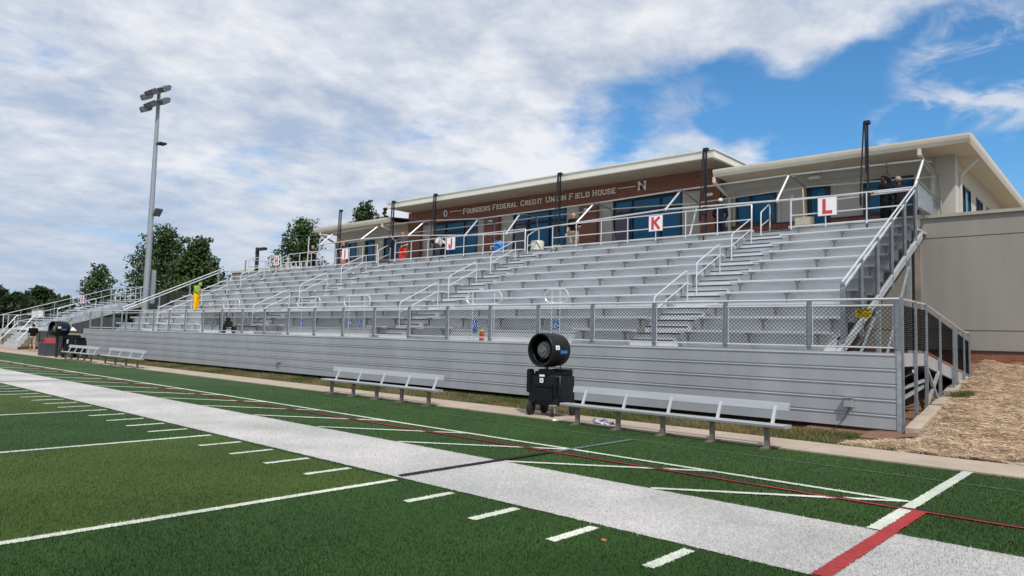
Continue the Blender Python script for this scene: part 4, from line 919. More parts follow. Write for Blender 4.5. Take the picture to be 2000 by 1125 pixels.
def make_fan():
    t = thing('misting_fan', (0, 0, 0), '', 'fan', 'misting fans')
    m = MB()   # tank cart
    bm = bmesh.new(); bmesh.ops.create_cube(bm, size=1)
    for v in bm.verts:
        s = 1 - .06*(v.co.z > 0); v.co = V3((v.co.x*.82*s, v.co.y*.66*s + .03*(v.co.z > 0), .56 + v.co.z*.66))
    bmesh.ops.bevel(bm, geom=bm.edges[:], offset=.045, segments=3, affect='EDGES'); bm.verts.index_update()
    m.add([v.co[:] for v in bm.verts], [[v.index for v in f_.verts] for f_ in bm.faces]); bm.free(); m.build('tank', BLACKPL, t, smooth=True)
    m = MB(); m.bbox(-.32, .38, -.22, .29, .885, .935, .02); m.bbox(-.02, .38, -.02, .29, .93, .995, .025); m.build('tank_lid', BLACKPL, t)
    m = MB(); m.bbox(-.44, -.33, -.34, -.18, .48, .98, .02); m.bbox(.24, .32, -.36, -.28, .42, .82, .015); m.bbox(-.26, .22, -.355, -.31, .32, .60, .012); m.bbox(-.26, .22, -.36, -.31, .62, .66, .008); m.build('front_moulding', BLACKPL, t)
    m = MB(); m.bbox(-.20, .12, -.26, -.05, .86, .99, .02); m.build('pump_housing', BLACKPL, t)
    m = MB(); m.tube([(-.06, -.1, .95), (-.06, -.1, 1.14)], .028, 10); m.tube([(-.2, .05, .93), (-.17, -.02, 1.12), (0, -.05, 1.1)], .012, 6); m.tube([(.16, .1, .94), (.12, .15, 1.06), (.05, .1, 1.12)], .012, 6); m.build('post', BLACKMT, t)
    for (x, y, r) in ((-.34, -.28, .15), (-.34, .28, .15), (.38, .28, .15)):
        m = MB(); m.lathe([(0, -.035), (r-.03, -.04), (r, -.025), (r, .025), (r-.03, .04), (0, .035)], (x, y, r), (1, 0, 0), 20); o = m.build('wheel', RUBBER, t, smooth=True)
        m = MB(); m.lathe([(0, -.045), (.05, -.045), (.05, .045), (0, .045)], (x, y, r), (1, 0, 0), 12); m.build('hub', BLACKMT, o)
    m = MB(); m.lathe([(0, -.025), (.07, -.03), (.09, -.02), (.09, .02), (.07, .03), (0, .025)], (.22, -.32, .09), (1, .4, 0), 18); o = m.build('wheel', RUBBER, t, smooth=True)
    m = MB(); m.bar((.26, -.32, .08), (.27, -.30, .26), .02, .05); m.box(.15, .32, -.36, -.24, .23, .25); m.build('caster_bracket', GALV, o)
    m = MB(); m.bbox(-.10, -.01, -.346, -.338, .70, .80, .004); m.bbox(-.11, .02, -.346, -.338, .83, .875, .004); m.build('label', WHITE, t)
    m = MB(); m.box(-.06, -.045, -.3485, -.3465, .73, .77); m.box(-.075, -.03, -.3485, -.3465, .76, .765); m.build('label_mark', BLACKMT, t)
    # drum, axis -y (a little to -x)
    c = V3((-.04, -.06, 1.395)); ax = V3((-.16, -1, 0)).normalized()
    m = MB(); rr = .36
    prof = [(rr-.045, .30), (rr-.012, .315), (rr, .30), (rr+.006, .1), (rr+.004, -.1), (rr-.02, -.30), (rr-.08, -.38), (rr-.12, -.39), (rr-.13, -.36), (rr-.05, -.2), (rr-.035, 0), (rr-.045, .30)]
    m.lathe(prof, c, ax, 36); m.build('drum', BLACKPL, t, smooth=True)
    m = MB(); m.lathe([(rr-.04, -.2), (rr-.041, -.205), (.0, -.205)], c, ax, 24); m.build('rear_grille', BLACKMT, t)
    m = MB(); m.lathe([(0, .25), (.06, .255), (.065, .225), (.12, .23), (.125, .205), (.17, .20), (.195, .15), (.185, -.05), (0, -.06)], c, ax, 28); m.build('motor', MOTOR, t, smooth=True)
    u = ax.cross(V3((0, 0, 1))).normalized(); w_ = V3((0, 0, 1))
    for a in range(0, 360, 72):
        d = u*math.cos(R(a+20)) + w_*math.sin(R(a+20)); m = MB(); m.bar(c+ax*.05+d*.14, c+ax*.06+d*(rr-.03), .02, .09); m.build('blade', BLACKPL, t)
    m = MB(); pts = [c+ax*.22 + (u*math.cos(R(a))+w_*math.sin(R(a)))*(rr-.07) for a in range(200, 341, 14)]; m.tube(pts, .01, 6); m.build('mist_ring', BLACKMT, t)
    # labels on the side facing +x
    def onside(a0, a1, h0, h1, rad, n=8):
        mm = MB(); vs = []
        for i in range(n+1):
            a = R(a0+(a1-a0)*i/n); d = (u*math.cos(a)+w_*math.sin(a))
            for h in (h0, h1): vs.append((c+ax*h+d*rad)[:])
        mm.add(vs, [(2*i, 2*i+1, 2*i+3, 2*i+2) for i in range(n)]); return mm
    return t, onside, rr
fan, ons, rr = make_fan()
sgn = 0 if (V3((-.16, -1, 0)).normalized().cross(V3((0, 0, 1)))).x > 0 else 180
lab1 = ons(sgn+2, sgn+16, .10, .23, rr+.0085) if sgn == 0 else ons(sgn-16, sgn-2, .10, .23, rr+.0085)
o = lab1.build('white_label', WHITE, fan)
for j in range(4):
    mk = ons(5, 13, .13+.02*j, .137+.02*j, rr+.0105) if sgn == 0 else ons(sgn-13, sgn-5, .13+.02*j, .137+.02*j, rr+.0105)
    if j == 0: mk0 = mk
    else: mk0.add(mk.v, mk.f)
mk0.build('label_mark', BLACKMT, o)
lab2 = ons(-12, 1, -.16, .08, rr+.0095) if sgn == 0 else ons(sgn-1, sgn+12, -.16, .08, rr+.0095)
o2 = lab2.build('blue_label', BLUELAB, fan)
mk = ons(-7, -4, -.14, .06, rr+.0115) if sgn == 0 else ons(sgn+4, sgn+7, -.14, .06, rr+.0115)
mk.build('label_lettering', mat('pale_blue_lettering', (.10, .25, .55), .5), o2)
fan2 = copy_tree(fan)
fan['label'] = 'big black misting fan on a wheeled tank beside the right-hand bench'; fan.location = (-3.2, 6.86, 0.02); fan.rotation_euler = (0, 0, R(8))
fan2['label'] = 'distant black misting fan with a blue panel beside the grey and red bin'; fan2.location = (-36.0, 7.0, .02); fan2.rotation_euler = (0, 0, R(20)); fan2.scale = (1.1, 1.1, 1.08)
for ch in fan2.children:
    if ch.name.split('.')[0] in ('tank', 'tank_lid', 'front_moulding', 'wheel', 'label', 'label_mark', 'pump_housing'): ch.location = (.35, .50, 0)
m = MB(); m.tube([(-.06, -.1, .02), (-.06, -.1, 1.1)], .06, 10); m.build('stand_column', BLACKMT, None).parent = fan2
m = MB(); a0 = ons(-24, 14, -.22, .16, rr+.012); q = a0.build('blue_panel', BLUELAB, fan); q.parent = fan2
m = ons(-8, 2, -.14, .08, rr+.015); q2 = m.build('panel_lettering', WHITE, fan); q2.parent = q
t = thing('recycling_bin', (-39.0, 7.3, 0), 'dark grey bin with a red hooded lid beside the far fan', 'bin')
m = MB(); m.bbox(-39.55, -38.35, 6.98, 7.7, .02, .66, .03); m.build('body', mat('dark_grey_bin', (.045, .055, .07), .6, 0, .1, 4.), t)
m = MB(); m.box(-38.96, -38.95, 6.97, 6.979, .05, .64); m.build('seam', BLACKMT, t)
m = MB(); m.bbox(-39.5, -38.4, 7.0, 7.65, .662, .74, .03); m.prism([(-39.4, .74), (-38.5, .74), (-38.55, 1.0), (-39.35, 1.0)], 'y', 7.05, 7.6); m.build('lid', mat('faded_red_lid', (.30, .05, .06), .6, 0, .1, 5.), t)
m = MB(); m.box(-39.3, -38.95, 7.035, 7.052, .78, .95); m.build('opening', BLACKMT, t)
t = thing('towel', (-1.72, 6.5, 0.02), 'crumpled pale towel lying on the concrete under the right-hand bench', 'towel')
bm = bmesh.new(); bmesh.ops.create_grid(bm, x_segments=22, y_segments=12, size=1)
for v in bm.verts:
    a, b = v.co.x, v.co.y; e = max(0, 1-(abs(a)**3+abs(b)**3)/1.6)
    v.co = V3((-1.66+a*.24+.03*math.sin(b*5), 6.52+b*.13+.03*math.sin(a*6), .026+e*(.04+.035*math.sin(a*7+b*4)+.025*math.cos(b*9-a*3))))
me = bpy.data.meshes.new('cloth'); bm.to_mesh(me); bm.free(); me.materials.append(mat('lavender_cloth', (.42, .42, .55), .9, 0, .25, 9.)); me.transform(Matrix.Translation((1.72, -6.5, -.02)))
for p in me.polygons: p.use_smooth = True
o = bpy.data.objects.new('cloth', me); COL.objects.link(o); o.parent = t; so_ = o.modifiers.new('s', 'SOLIDIFY'); so_.thickness = .008
m = MB(); m.sph((-2.52, 6.12, .02), .05, 10, 6, (1.3, .8, .6)); m.sph((-2.47, 6.11, .02), .035, 8, 6, (1.3, .8, .6)); tag(m.build('crumpled_cup', WHITE, None, True, loc=(-2.52, 6.12, 0)), 'crushed white paper cup on the turf at the foot of the big fan', 'cup')
m = MB(); m.sph((3.02, 1.3-1.6, .0), .025, 8, 5, (1.2, 1, .5)); tag(m.build('fallen_leaf', mat('orange_leaf', (.5, .12, .03), .7), None, loc=(3.02, -.3, .0)), 'small orange leaf lying on the turf near the bottom edge', 'leaf')
# water drum, white drum, shovel on the top deck
t = thing('water_drum', (-16.3, 19.3, FZ), 'bright blue drum on the top deck beside a stair rail', 'drum')
m = MB(); m.lathe([(0, 0), (.30, 0), (.32, .05), (.31, .45), (.32, .5), (.32, .85), (.29, .9), (0, .91)], (-16.3, 19.3, FZ), (0, 0, 1), 22); m.build('body', mat('blue_plastic', (.02, .16, .46), .45, 0, .1, 5.), t, smooth=True)
m = MB(); m.tube([(-16.62, 19.05, FZ+.5), (-16.62, 19.0, FZ+.66), (-16.4, 19.0, FZ+.66), (-16.4, 19.05, FZ+.5)], .025, 6); m.build('handle', WHITE, t)
t = thing('white_drum', (-14.0, 19.3, FZ), 'squat white drum on the top deck left of the bald man', 'drum')
m = MB(); m.lathe([(0, 0), (.30, 0), (.31, .05), (.30, .32), (.32, .34), (.32, .38), (.30, .40), (.30, .72), (.27, .76), (0, .77)], (-14.0, 19.3, FZ), (0, 0, 1), 22); m.build('body', mat('white_plastic', (.58, .57, .51), .5, 0, .06, 5.), t, smooth=True)
t = thing('scoop_shovel', (-1.95, 18.75, FZ), 'beige scoop shovel propped upside down against the top rail near the L sign', 'shovel')
m = MB(); m.bbox(-2.26, -1.62, 18.55, 18.62, 5.56, 5.93, .03); m.build('blade', mat('beige_plastic', (.42, .37, .29), .6, 0, .1, 7.), t); m = MB(); m.tube([(-1.95, 18.6, 5.9), (-2.1, 18.9, 6.95)], .025, 7); m.build('handle', mat('pale_wood', (.42, .33, .21), .7), t)
m = MB(); m.box(-6.9, -5.9, 18.7, 18.95, FZ+.30, FZ+.33); tag(m.build('loose_plank', WHITE, None, loc=(-6.4, 18.8, FZ+.3)), 'thin white plank lying on the top deck below the brick column', 'plank')
m = MB(); m.bbox(-12.7, -12.35, 18.75, 19.0, FZ+.0, FZ+.42, .02); tag(m.build('cardboard_box', CREAM, None, loc=(-12.5, 18.9, FZ)), 'small pale box at the feet of the bald man', 'box')
t = thing('pressure_washer', (-24.8, 10.3, DZ), 'dark pressure washer with a wheel and handle standing on the walkway behind the fence', 'pressure washer'); x, y, z = -24.8, 10.35, DZ
m = MB(); m.bbox(x-.02, x+.32, y-.16, y+.16, z+.28, z+.56, .04); m.bbox(x+.05, x+.25, y-.1, y+.1, z+.56, z+.72, .04); m.build('engine', mat('brown_black_engine', (.035, .026, .018), .6, .2, .5, 12.), t)
m = MB(); m.sph((x+.1, y-.17, z+.46), .07, 10, 7); m.build('pull_starter', mat('tan_engine', (.25, .2, .13), .5), t)
for xx in (.28,):
    for yy in (-.24, .2): m = MB(); m.lathe([(0, -.04), (.10, -.04), (.16, -.03), (.165, 0), (.16, .03), (.10, .04), (0, .04)], (x+xx, y+yy, z+.165), (0, 1, 0), 18); m.build('wheel', RUBBER, t, smooth=True)
m = MB(); m.tube([(x+.4, y-.18, z+.2), (x-.25, y-.18, z+.22), (x-.40, y-.18, z+.95), (x-.40, y+.18, z+.95), (x-.25, y+.18, z+.22), (x+.4, y+.18, z+.2)], .022, 7); m.tube([(x-.3, y-.18, z+.25), (x-.3, y-.18, z+.0)], .02, 6); m.build('frame', BLACKMT, t)
m = MB(); m.tube([(x-.3, y, z+.6), (x-.9, y-.1, z+.3), (x-1.6, y+.1, z+.15), (x-2.2, y+.5, z+.6), (x-3.0, y+.9, z+1.0), (x-4.5, y+1.3, z+1.0)], .013, 6); m.tube([(x-.1, y-.1, z+.7), (x+.6, y-.1, z+1.2)], .014, 6); m.build('hose', BLACKMT, t)
m = MB(); m.tube([(x-.45, y-.1, z+.78), (x-.8, y-.1, z+.88)], .03, 7); m.build('spray_gun', mat('orange_plastic', (.5, .2, .04), .5), t)

# ------------------------------------------------------------------ people
def caps_mesh(caps, vox):
    bm = bmesh.new()
    for a, b, ra, rb in caps:
        a = V3(a); b = V3(b); d = b-a; L = d.length
        if L < 1e-5: d = V3((0, 0, 1)); L = 1e-5
        d = d.normalized(); u = d.orthogonal().normalized(); w_ = d.cross(u); n = 10; rings = []
        prof = [(ra*math.sin(t), -ra*math.cos(t)) for t in (.25, .7, 1.15)] + [(ra, 0), (rb, L)] + [(rb*math.cos(t), L+rb*math.sin(t)) for t in (.45, .9, 1.35)]
        for r, h in prof: rings.append([bm.verts.new(a + d*h + (u*math.cos(2*math.pi*k/n)+w_*math.sin(2*math.pi*k/n))*r) for k in range(n)])
        for i in range(len(rings)-1):
            for k in range(n): bm.faces.new((rings[i][k], rings[i][(k+1) % n], rings[i+1][(k+1) % n], rings[i+1][k]))
        bm.faces.new(rings[0][::-1]); bm.faces.new(rings[-1])
    bmesh.ops.recalc_face_normals(bm, faces=bm.faces)
    me = bpy.data.meshes.new('tmp'); bm.to_mesh(me); bm.free(); o = bpy.data.objects.new('tmp', me); COL.objects.link(o)
    md = o.modifiers.new('r', 'REMESH'); md.mode = 'VOXEL'; md.voxel_size = vox; md.use_smooth_shade = True
    s = o.modifiers.new('s', 'SMOOTH'); s.iterations = 3; s.factor = .45
    dg = bpy.context.evaluated_depsgraph_get(); res = bpy.data.meshes.new_from_object(o.evaluated_get(dg)); bpy.data.objects.remove(o); bpy.data.meshes.remove(me)
    for p in res.polygons: p.use_smooth = True
    return res
def part(me, name, material, parent):
    me.name = name; me.materials.clear(); me.materials.append(material); o = bpy.data.objects.new(name, me); COL.objects.link(o); o.parent = parent; return o
BASE = dict(pel=(0, 0, .95), wai=(0, .0, 1.10), che=(0, .02, 1.32), nek=(0, .01, 1.50), hed=(0, .04, 1.63),
  shL=(-.19, 0, 1.43), elL=(-.25, -.02, 1.14), wrL=(-.25, .07, .90), shR=(.19, 0, 1.43), elR=(.25, -.02, 1.14), wrR=(.25, .07, .90),
  hiL=(-.09, 0, .93), knL=(-.11, .02, .50), anL=(-.11, -.02, .09), hiR=(.09, 0, .93), knR=(.11, .02, .50), anR=(.11, -.02, .09))
def person(label, loc, yaw, pose=None, skin=SKIN_L, shirt=None, sleeve='short', legs=None, leglen='long', hat=None, hair=None, shoes=None, vest=None, sc=1., bulk=1., holds=None, bib=None):
    J = {k: V3(v) for k, v in {**BASE, **(pose or {})}.items()}
    t = thing('person', loc, label, 'person', None); t.rotation_euler = (0, 0, yaw); t.scale = (sc, sc, sc)
    hd = J['hed']; nk = J['nek']; upd = (hd-nk).normalized(); fwd = V3((0, 1, 0)); fwd = (fwd - upd*fwd.dot(upd)).normalized(); sd_ = fwd.cross(upd)
    B = bulk
    caps = [(J['pel'], J['wai'], .125*B, .12*B), (J['wai'], J['che'], .12*B, .14*B), (J['che']+V3((-.07, 0, .04)), J['che']+V3((.07, 0, .04)), .11, .11), (J['shL'], J['shR'], .062, .062),
            (J['che'], nk, .09, .055), (nk, hd, .052, .055), (hd+upd*.035, hd-upd*.0+fwd*.0, .093, .085), (hd-upd*.05+fwd*.035, hd-upd*.06+fwd*.03, .062, .06),
            (hd+fwd*.085-upd*.005, hd+fwd*.105-upd*.03, .013, .018), (hd+sd_*.09, hd+sd_*.092-upd*.03, .018, .014), (hd-sd_*.09, hd-sd_*.092-upd*.03, .018, .014), (hd+fwd*.085-upd*.062-sd_*.02, hd+fwd*.085-upd*.062+sd_*.02, .012, .012)]
    for s in 'LR':
        sh, el, wr, hi, kn, an = (J[x+s] for x in ('sh', 'el', 'wr', 'hi', 'kn', 'an'))
        caps += [(sh, el, .055, .043), (el, wr, .042, .029), (hi, kn, .088*B, .058), (kn, an, .056, .038), (kn-V3((0, .02, .08)), kn-V3((0, .03, .18)), .055, .052), (an+V3((0, -.03, -.045)), an+V3((0, .15, -.06)), .04, .032)]
        d = (wr-el).normalized(); side = d.cross(V3((0, 1, 0)) if abs(d.y) < .9 else V3((1, 0, 0))).normalized(); pl = wr + d*.055; nrm = d.cross(side)
        caps.append((wr+d*.01, pl+d*.02, .027, .03)); caps.append((pl-side*.018, pl+side*.018+d*.01, .024, .024))
        for i, ln_ in enumerate((.058, .07, .074, .066)[:4]):
            b0 = pl + d*.03 + side*(-.03+.02*i); k1 = b0 + d*ln_*.55; k2 = k1 + (d*.6+nrm*.8)*ln_*.5; caps += [(b0, k1, .010, .0095), (k1, k2, .0095, .0085)]
        caps += [(pl-d*.03+side*.03, pl+side*.058+d*.012, .0115, .0105), (pl+side*.058+d*.012, pl+side*.06+d*.045, .0105, .009)]
    body = part(caps_mesh(caps, .0125), 'body', skin, t)
    for s in (-1, 1):
        m = MB(); c = hd+fwd*.083+sd_*(s*.033)+upd*.012; m.sph(c, .012, 8, 6); ORG[t.name] = V3((0, 0, 0)); m.build('eye', BLACKMT, t, True)
    if shirt:
        c2 = [(J['wai']-V3((0, 0, .10)), J['wai'], .15*B, .145*B), (J['wai'], J['che'], .145*B, .162*B), (J['che']+V3((-.07, 0, .04)), J['che']+V3((.07, 0, .04)), .13, .13), (J['shL'], J['shR'], .078, .078), (J['che'], nk-upd*.03, .1, .068)]
        for s in 'LR':
            sh, el, wr = J['sh'+s], J['el'+s], J['wr'+s]
            if sleeve == 'short': c2.append((sh, sh+(el-sh)*.75, .074, .066))
            elif sleeve == 'long': c2 += [(sh, el, .074, .058), (el, wr-(wr-el)*.08, .057, .044)]
        part(caps_mesh(c2, .018), 'shirt', shirt, t)
    if vest: part(caps_mesh([(J['wai']-V3((0, 0, .06)), J['che'], .165*B, .175*B), (J['che']+V3((-.06, 0, .04)), J['che']+V3((.06, 0, .04)), .142, .142)], .02), 'vest', vest, t)
    if bib:
        part(caps_mesh([(J['pel'], J['wai'], .16, .158), (J['wai'], J['wai']+(J['che']-J['wai'])*.35, .157, .15)], .02), 'bib', bib, t)
        m = MB()
        for s in (-1, 1): m.tube([J['wai']+V3((s*.08, -.15, .0)), J['che']+V3((s*.05, -.165, .02)), J['shL' if s < 0 else 'shR']+V3((-s*.07, -.02, .075))], .014, 5)
        m.build('braces', bib, t)
    if legs:
        c3 = [(J['pel']-V3((0, 0, .02)), J['wai']-V3((0, 0, .05)), .148*B, .138*B)]
        for s in 'LR':
            hi, kn, an = J['hi'+s], J['kn'+s], J['an'+s]
            if leglen == 'long': c3 += [(hi, kn, .108*B, .082), (kn, an+(kn-an)*.06, .084, .074)]
            else: c3.append((hi, kn+(hi-kn)*.02, .11*B, .10))
        part(caps_mesh(c3, .018), 'trousers' if leglen == 'long' else 'shorts', legs, t)
    if shoes:
        for s in 'LR': part(caps_mesh([(J['an'+s]+V3((0, -.04, -.04)), J['an'+s]+V3((0, .16, -.055)), .05, .042)], .016), 'shoe', shoes, t)
    if hair: part(caps_mesh([(hd+upd*.05-fwd*.012, hd+upd*.035-fwd*.03, .092, .09)], .016), 'hair', hair, t)
    if hat:
        kind, mt = hat
        c4 = [(hd+upd*.075-fwd*.006, hd+upd*.068-fwd*.012, .094, .094)]
        c4 += [(hd+upd*.075+fwd*.07-sd_*.04, hd+upd*.07+fwd*.165, .02, .018), (hd+upd*.075+fwd*.07+sd_*.04, hd+upd*.07+fwd*.165, .02, .018)]
        part(caps_mesh(c4, .014), 'cap', mt, t)
    return t
NAVY = cloth('navy_cloth', (.010, .013, .028)); BLACKC = cloth('black_cloth', (.0065, .0065, .009)); KHAKI = cloth('khaki_cloth', (.30, .26, .20)); GREYC = cloth('grey_cloth', (.25, .25, .25))
REDC = cloth('red_orange_cloth', (.62, .035, .02)); ORANGE = cloth('orange_cloth', (.65, .11, .03)); PINK = cloth('salmon_cloth', (.55, .17, .14)); WHITEC = cloth('white_cloth', (.62, .62, .60)); GREENC = cloth('lime_green_cloth', (.22, .35, .05))
YELC = cloth('yellow_oilskin', (.80, .42, .004)); GREYD = cloth('dark_grey_cloth', (.06, .06, .075)); HAIRD = cloth('dark_hair', (.015, .012, .01)); TANC = cloth('tan_cap_cloth', (.33, .29, .22)); MAROON = cloth('dark_maroon_cloth', (.022, .012, .017))
PY_ = 19.3; FL = FZ
arms_rail = dict(elL=(-.27, .05, 1.16), wrL=(-.20, .27, 1.12), elR=(.26, -.02, 1.13), wrR=(.28, .10, .88))
person('bald man in a black polo and khaki shorts looking down beside a mast', (-11.85, PY_-.15, FL), R(200), dict(arms_rail, hed=(0, .10, 1.60), nek=(0, .04, 1.49)), SKIN_L, BLACKC, 'short', KHAKI, 'short', shoes=GREYC, bulk=1.15, sc=1.04)
person('man in an orange cap, dark shirt and bright red trousers reaching to a mast', (-23.3, PY_-.1, FL), R(205), dict(elR=(.36, .08, 1.30), wrR=(.52, .2, 1.48), elL=(-.28, .05, 1.15), wrL=(-.12, .2, 1.05)), SKIN_L, GREYD, 'short', REDC, 'long', hat=('cap', ORANGE), bulk=1.2, sc=1.06)
person('person in an orange cap, black shirt and salmon shorts behind the I sign', (-28.5, PY_-.2, FL), R(120), dict(elL=(-.24, .1, 1.15), wrL=(-.14, .30, 1.02), elR=(.24, .1, 1.15), wrR=(.12, .30, 1.02)), SKIN_L, BLACKC, 'short', PINK, 'short', hat=('cap', ORANGE), shoes=WHITEC, sc=.97)
person('person in a white shirt bending forward with an arm out beside the J sign', (-20.0, PY_-.25, FL), R(150), dict(pel=(0, -.1, .93), wai=(0, .0, 1.05), che=(0, .22, 1.16), nek=(0, .38, 1.22), hed=(0, .5, 1.25), shL=(-.19, .28, 1.2), shR=(.19, .28, 1.2), elL=(-.24, .4, .98), wrL=(-.22, .55, .85), elR=(.28, .42, 1.06), wrR=(.32, .62, 1.12)), SKIN_D, WHITEC, 'short', NAVY, 'long', hair=HAIRD)
person('dark shirted person holding a pale pole upright at the far end of the top row', (-32.0, PY_, FL), R(190), dict(elL=(-.30, .08, 1.22), wrL=(-.04, .26, 1.30), elR=(.30, .08, 1.22), wrR=(.03, .26, 1.20)), SKIN_L, MAROON, 'short', BLACKC, 'short', hair=HAIRD, sc=1.02)
t = thing('tent_pole', (-32.05, 18.9, FL), 'pale upright tent pole held by the person at the far end', 'pole'); m = MB(); ORG[t.name] = V3((-32.05, 18.9, FL)); m.tube([(-32.12, 18.98, FL), (-32.1, 19.02, 7.6)], .035, 8); m.build('pole', TENT, t, True)
person('person in a white cap and navy clothes at the right brick column', (-5.25, PY_, FL), R(15), dict(elL=(-.25, .06, 1.15), wrL=(-.18, .25, 1.05), elR=(.25, .06, 1.15), wrR=(.16, .26, 1.05)), SKIN_D, NAVY, 'long', NAVY, 'long', hat=('cap', WHITEC), sc=.98)
person('man in black with one arm raised high to the tent frame pole', (.36, PY_, FL), R(80), dict(shR=(.17, .0, 1.46), elR=(.24, .0, 1.74), wrR=(.20, .04, 2.04), shL=(-.17, .05, 1.42), elL=(-.25, .14, 1.18), wrL=(-.2, .36, 1.08), hed=(0, .05, 1.64)), SKIN_D, BLACKC, 'short', BLACKC, 'short', hair=HAIRD, shoes=BLACKC, bulk=1.1, sc=1.05)
person('person in a tan cap and dark clothes beside the man with a raised arm', (.74, PY_+.05, FL), R(60), dict(elL=(-.24, .1, 1.15), wrL=(-.1, .3, 1.1), elR=(.24, .1, 1.15), wrR=(.1, .3, 1.1)), SKIN_D, MAROON, 'long', BLACKC, 'long', hat=('cap', TANC))
person('worker in a lime green shirt and yellow waders washing the lower rows', (-32.55, 12.45, zk(2)+.002), R(-58), dict(hed=(.0, .16, 1.56), nek=(0, .08, 1.48), elR=(.25, .10, 1.16), wrR=(.20, .38, 1.24), elL=(-.24, .08, 1.15), wrL=(-.10, .33, 1.10)), SKIN_L, GREENC, 'short', YELC, 'long', hat=('cap', GREENC), bib=YELC, shoes=BLACKMT, bulk=1.25, sc=.92)
m = MB(); m.tube([(-32.35, 12.65, zk(2)+1.1), (-31.6, 12.9, zk(2)+1.0)], .012, 6); tag(m.build('spray_wand', BLACKMT, None, loc=(-32, 13, zk(2)+1.1)), 'thin black spray wand held by the worker in yellow waders', 'wand')
person('person in a black shirt and khaki shorts walking away at the far left', (-47.2, 8.7, .0), R(75), dict(knL=(-.11, .2, .52), anL=(-.11, .28, .10), knR=(.11, -.05, .50), anR=(.11, -.32, .14), hiL=(-.09, .02, .92), elL=(-.24, -.1, 1.15), wrL=(-.22, .06, .95), elR=(.24, .1, 1.15), wrR=(.16, .26, 1.0)), SKIN_L, BLACKC, 'short', KHAKI, 'short', hair=HAIRD, shoes=GREYC, bulk=1.15)

# ------------------------------------------------------------------ poles and lamps
P0 = V3((-43.4, 14.0, 0)); t = thing('floodlight_pole', P0, 'tall grey floodlight pole with two rows of lamps rising between the stands', 'floodlight pole')
POLEM = mat('grey_pole_steel', (.30, .33, .37), .5, .35, .08, 1.)
m = MB(); m.tube([P0, P0+V3((.02, 0, 6)), P0+V3((.05, 0, 17.7))], [.22, .19, .11], 18); m.build('pole', POLEM, t, True)
m = MB(); m.bbox(P0.x+.05, P0.x+.3, P0.y+.22, P0.y+.48, 3.3, 5.6, .04); m.build('cabinet', POLEM, t)
LAMPM = mat('lamp_housing', (.16, .17, .19), .45, .5, .2, 8.); LENS = mat('lamp_lens', (.30, .29, .25), .15, .2)
ca = V3((.12, -.99, 0)); cp_ = V3((.99, .12, 0))     # cross-arms run towards the camera side so the rows climb in the picture
for zz_, n_ in ((17.75, 4), (16.9, 4)):
    m = MB(); m.bar(P0+V3((0, 0, zz_))-cp_*1.2, P0+V3((0, 0, zz_))+cp_*1.2, .09, .09); m.build('cross_arm', POLEM, t)
    for i in range(n_):
        c = P0+V3((0, 0, zz_-.05+(.09 if i % 2 else -.07)))+cp_*(-1.08+.72*i)+ca*(.1+.12*(i % 3)); aim = (ca*.9+cp_*(-.25+.17*i)+V3((0, 0, -.45-.18*(i % 2)))).normalized()
        m = MB(); m.bar(c-aim*.2, c+aim*.50, .42, .32); m.bar(c-aim*.30+V3((0, 0, .04)), c-aim*.17, .4, .12); o = m.build('lamp', LAMPM, t); m = MB(); q = c+aim*.12-aim.cross(cp_).normalized()*(.177 if aim.cross(cp_).z > 0 else -.177); m.bar(q-aim*.26, q+aim*.30, .36, .012); m.build('lens', LENS, o)
for zz_, sx in ((14.1, 1), (6.45, -.6)):
    c = P0+V3((0, 0, zz_)); m = MB(); m.bar(c, c+cp_*.75*sx+V3((0, 0, -.05)), .05, .05); m.add([], []); m.build('bracket', POLEM, t)
    m = MB(); q = c+cp_*.75*sx; m.bbox(q.x-.32, q.x+.32, q.y-.25, q.y+.25, q.z-.10, q.z+.02, .02); m.build('lamp', BLACKMT, t)
c = P0+V3((0, 0, 9.1)); m = MB(); m.bar(c, c+cp_*.75+V3((0, 0, .15)), .06, .06); m.bar(c, c-cp_*.35, .05, .05); m.build('bracket', POLEM, t)
m = MB(); q = c+cp_*.8+V3((0, 0, .28)); m.bar(q-cp_*.18+V3((0, 0, -.2)), q+cp_*.22+V3((0, 0, .25)), .5, .10); m.build('lamp', LAMPM, t)
t = thing('street_lamp', (-40.1, 20, 1.3), 'black street lamp with a single box head behind the far corner of the stand', 'street lamp')
m = MB(); m.bbox(-40.2, -40.0, 19.9, 20.1, 1.2, 7.55, .01); m.build('post', BLACKMT, t); m = MB(); m.bbox(-39.9, -39.0, 19.85, 20.15, 7.32, 7.5, .03); m.bar((-40.1, 20, 7.42), (-39.8, 20, 7.42), .07, .07); m.build('lamp_head', BLACKMT, t)
# buildings and truss railing at the far end
t = thing('service_building', (-47, 24, 1.3), 'plain low beige building beyond the far corner of the stand', 'building')
m = MB(); m.box(-51.5, -42.0, 24, 30, 0, 6.55); m.build('wall', STUCCOL, t); m = MB(); m.box(-51.6, -41.9, 23.9, 30.1, 6.552, 6.72); m.build('roof_edge', TRIM, t)
t = thing('terrace_wall', (-37, 21, 5), 'low pale terrace wall behind the H sign', 'wall'); m = MB(); m.box(-39.5, -37.4, 20.6, 20.8, 4.9, 6.15); m.build('wall', STUCCOL, t)
t = thing('truss_railing', (-34.4, 20.2, FZ), 'pale railing of zigzag truss bars at the far end of the top deck', 'railing')
for z in (5.35, 6.25): m = MB(); m.tube([(-37.2, 20.2, z+.1), (-32.4, 20.2, z)], .03, 7); m.build('rail', TENT, t, True)
for i in range(8):
    x = -37.2+i*.6; m = MB(); m.bar((x, 20.2, 6.3), (x+.3, 20.2, 5.4), .05, .05); m.bar((x+.3, 20.2, 5.4), (x+.6, 20.2, 6.25), .05, .05); m.build('truss_bar', TENT, t)
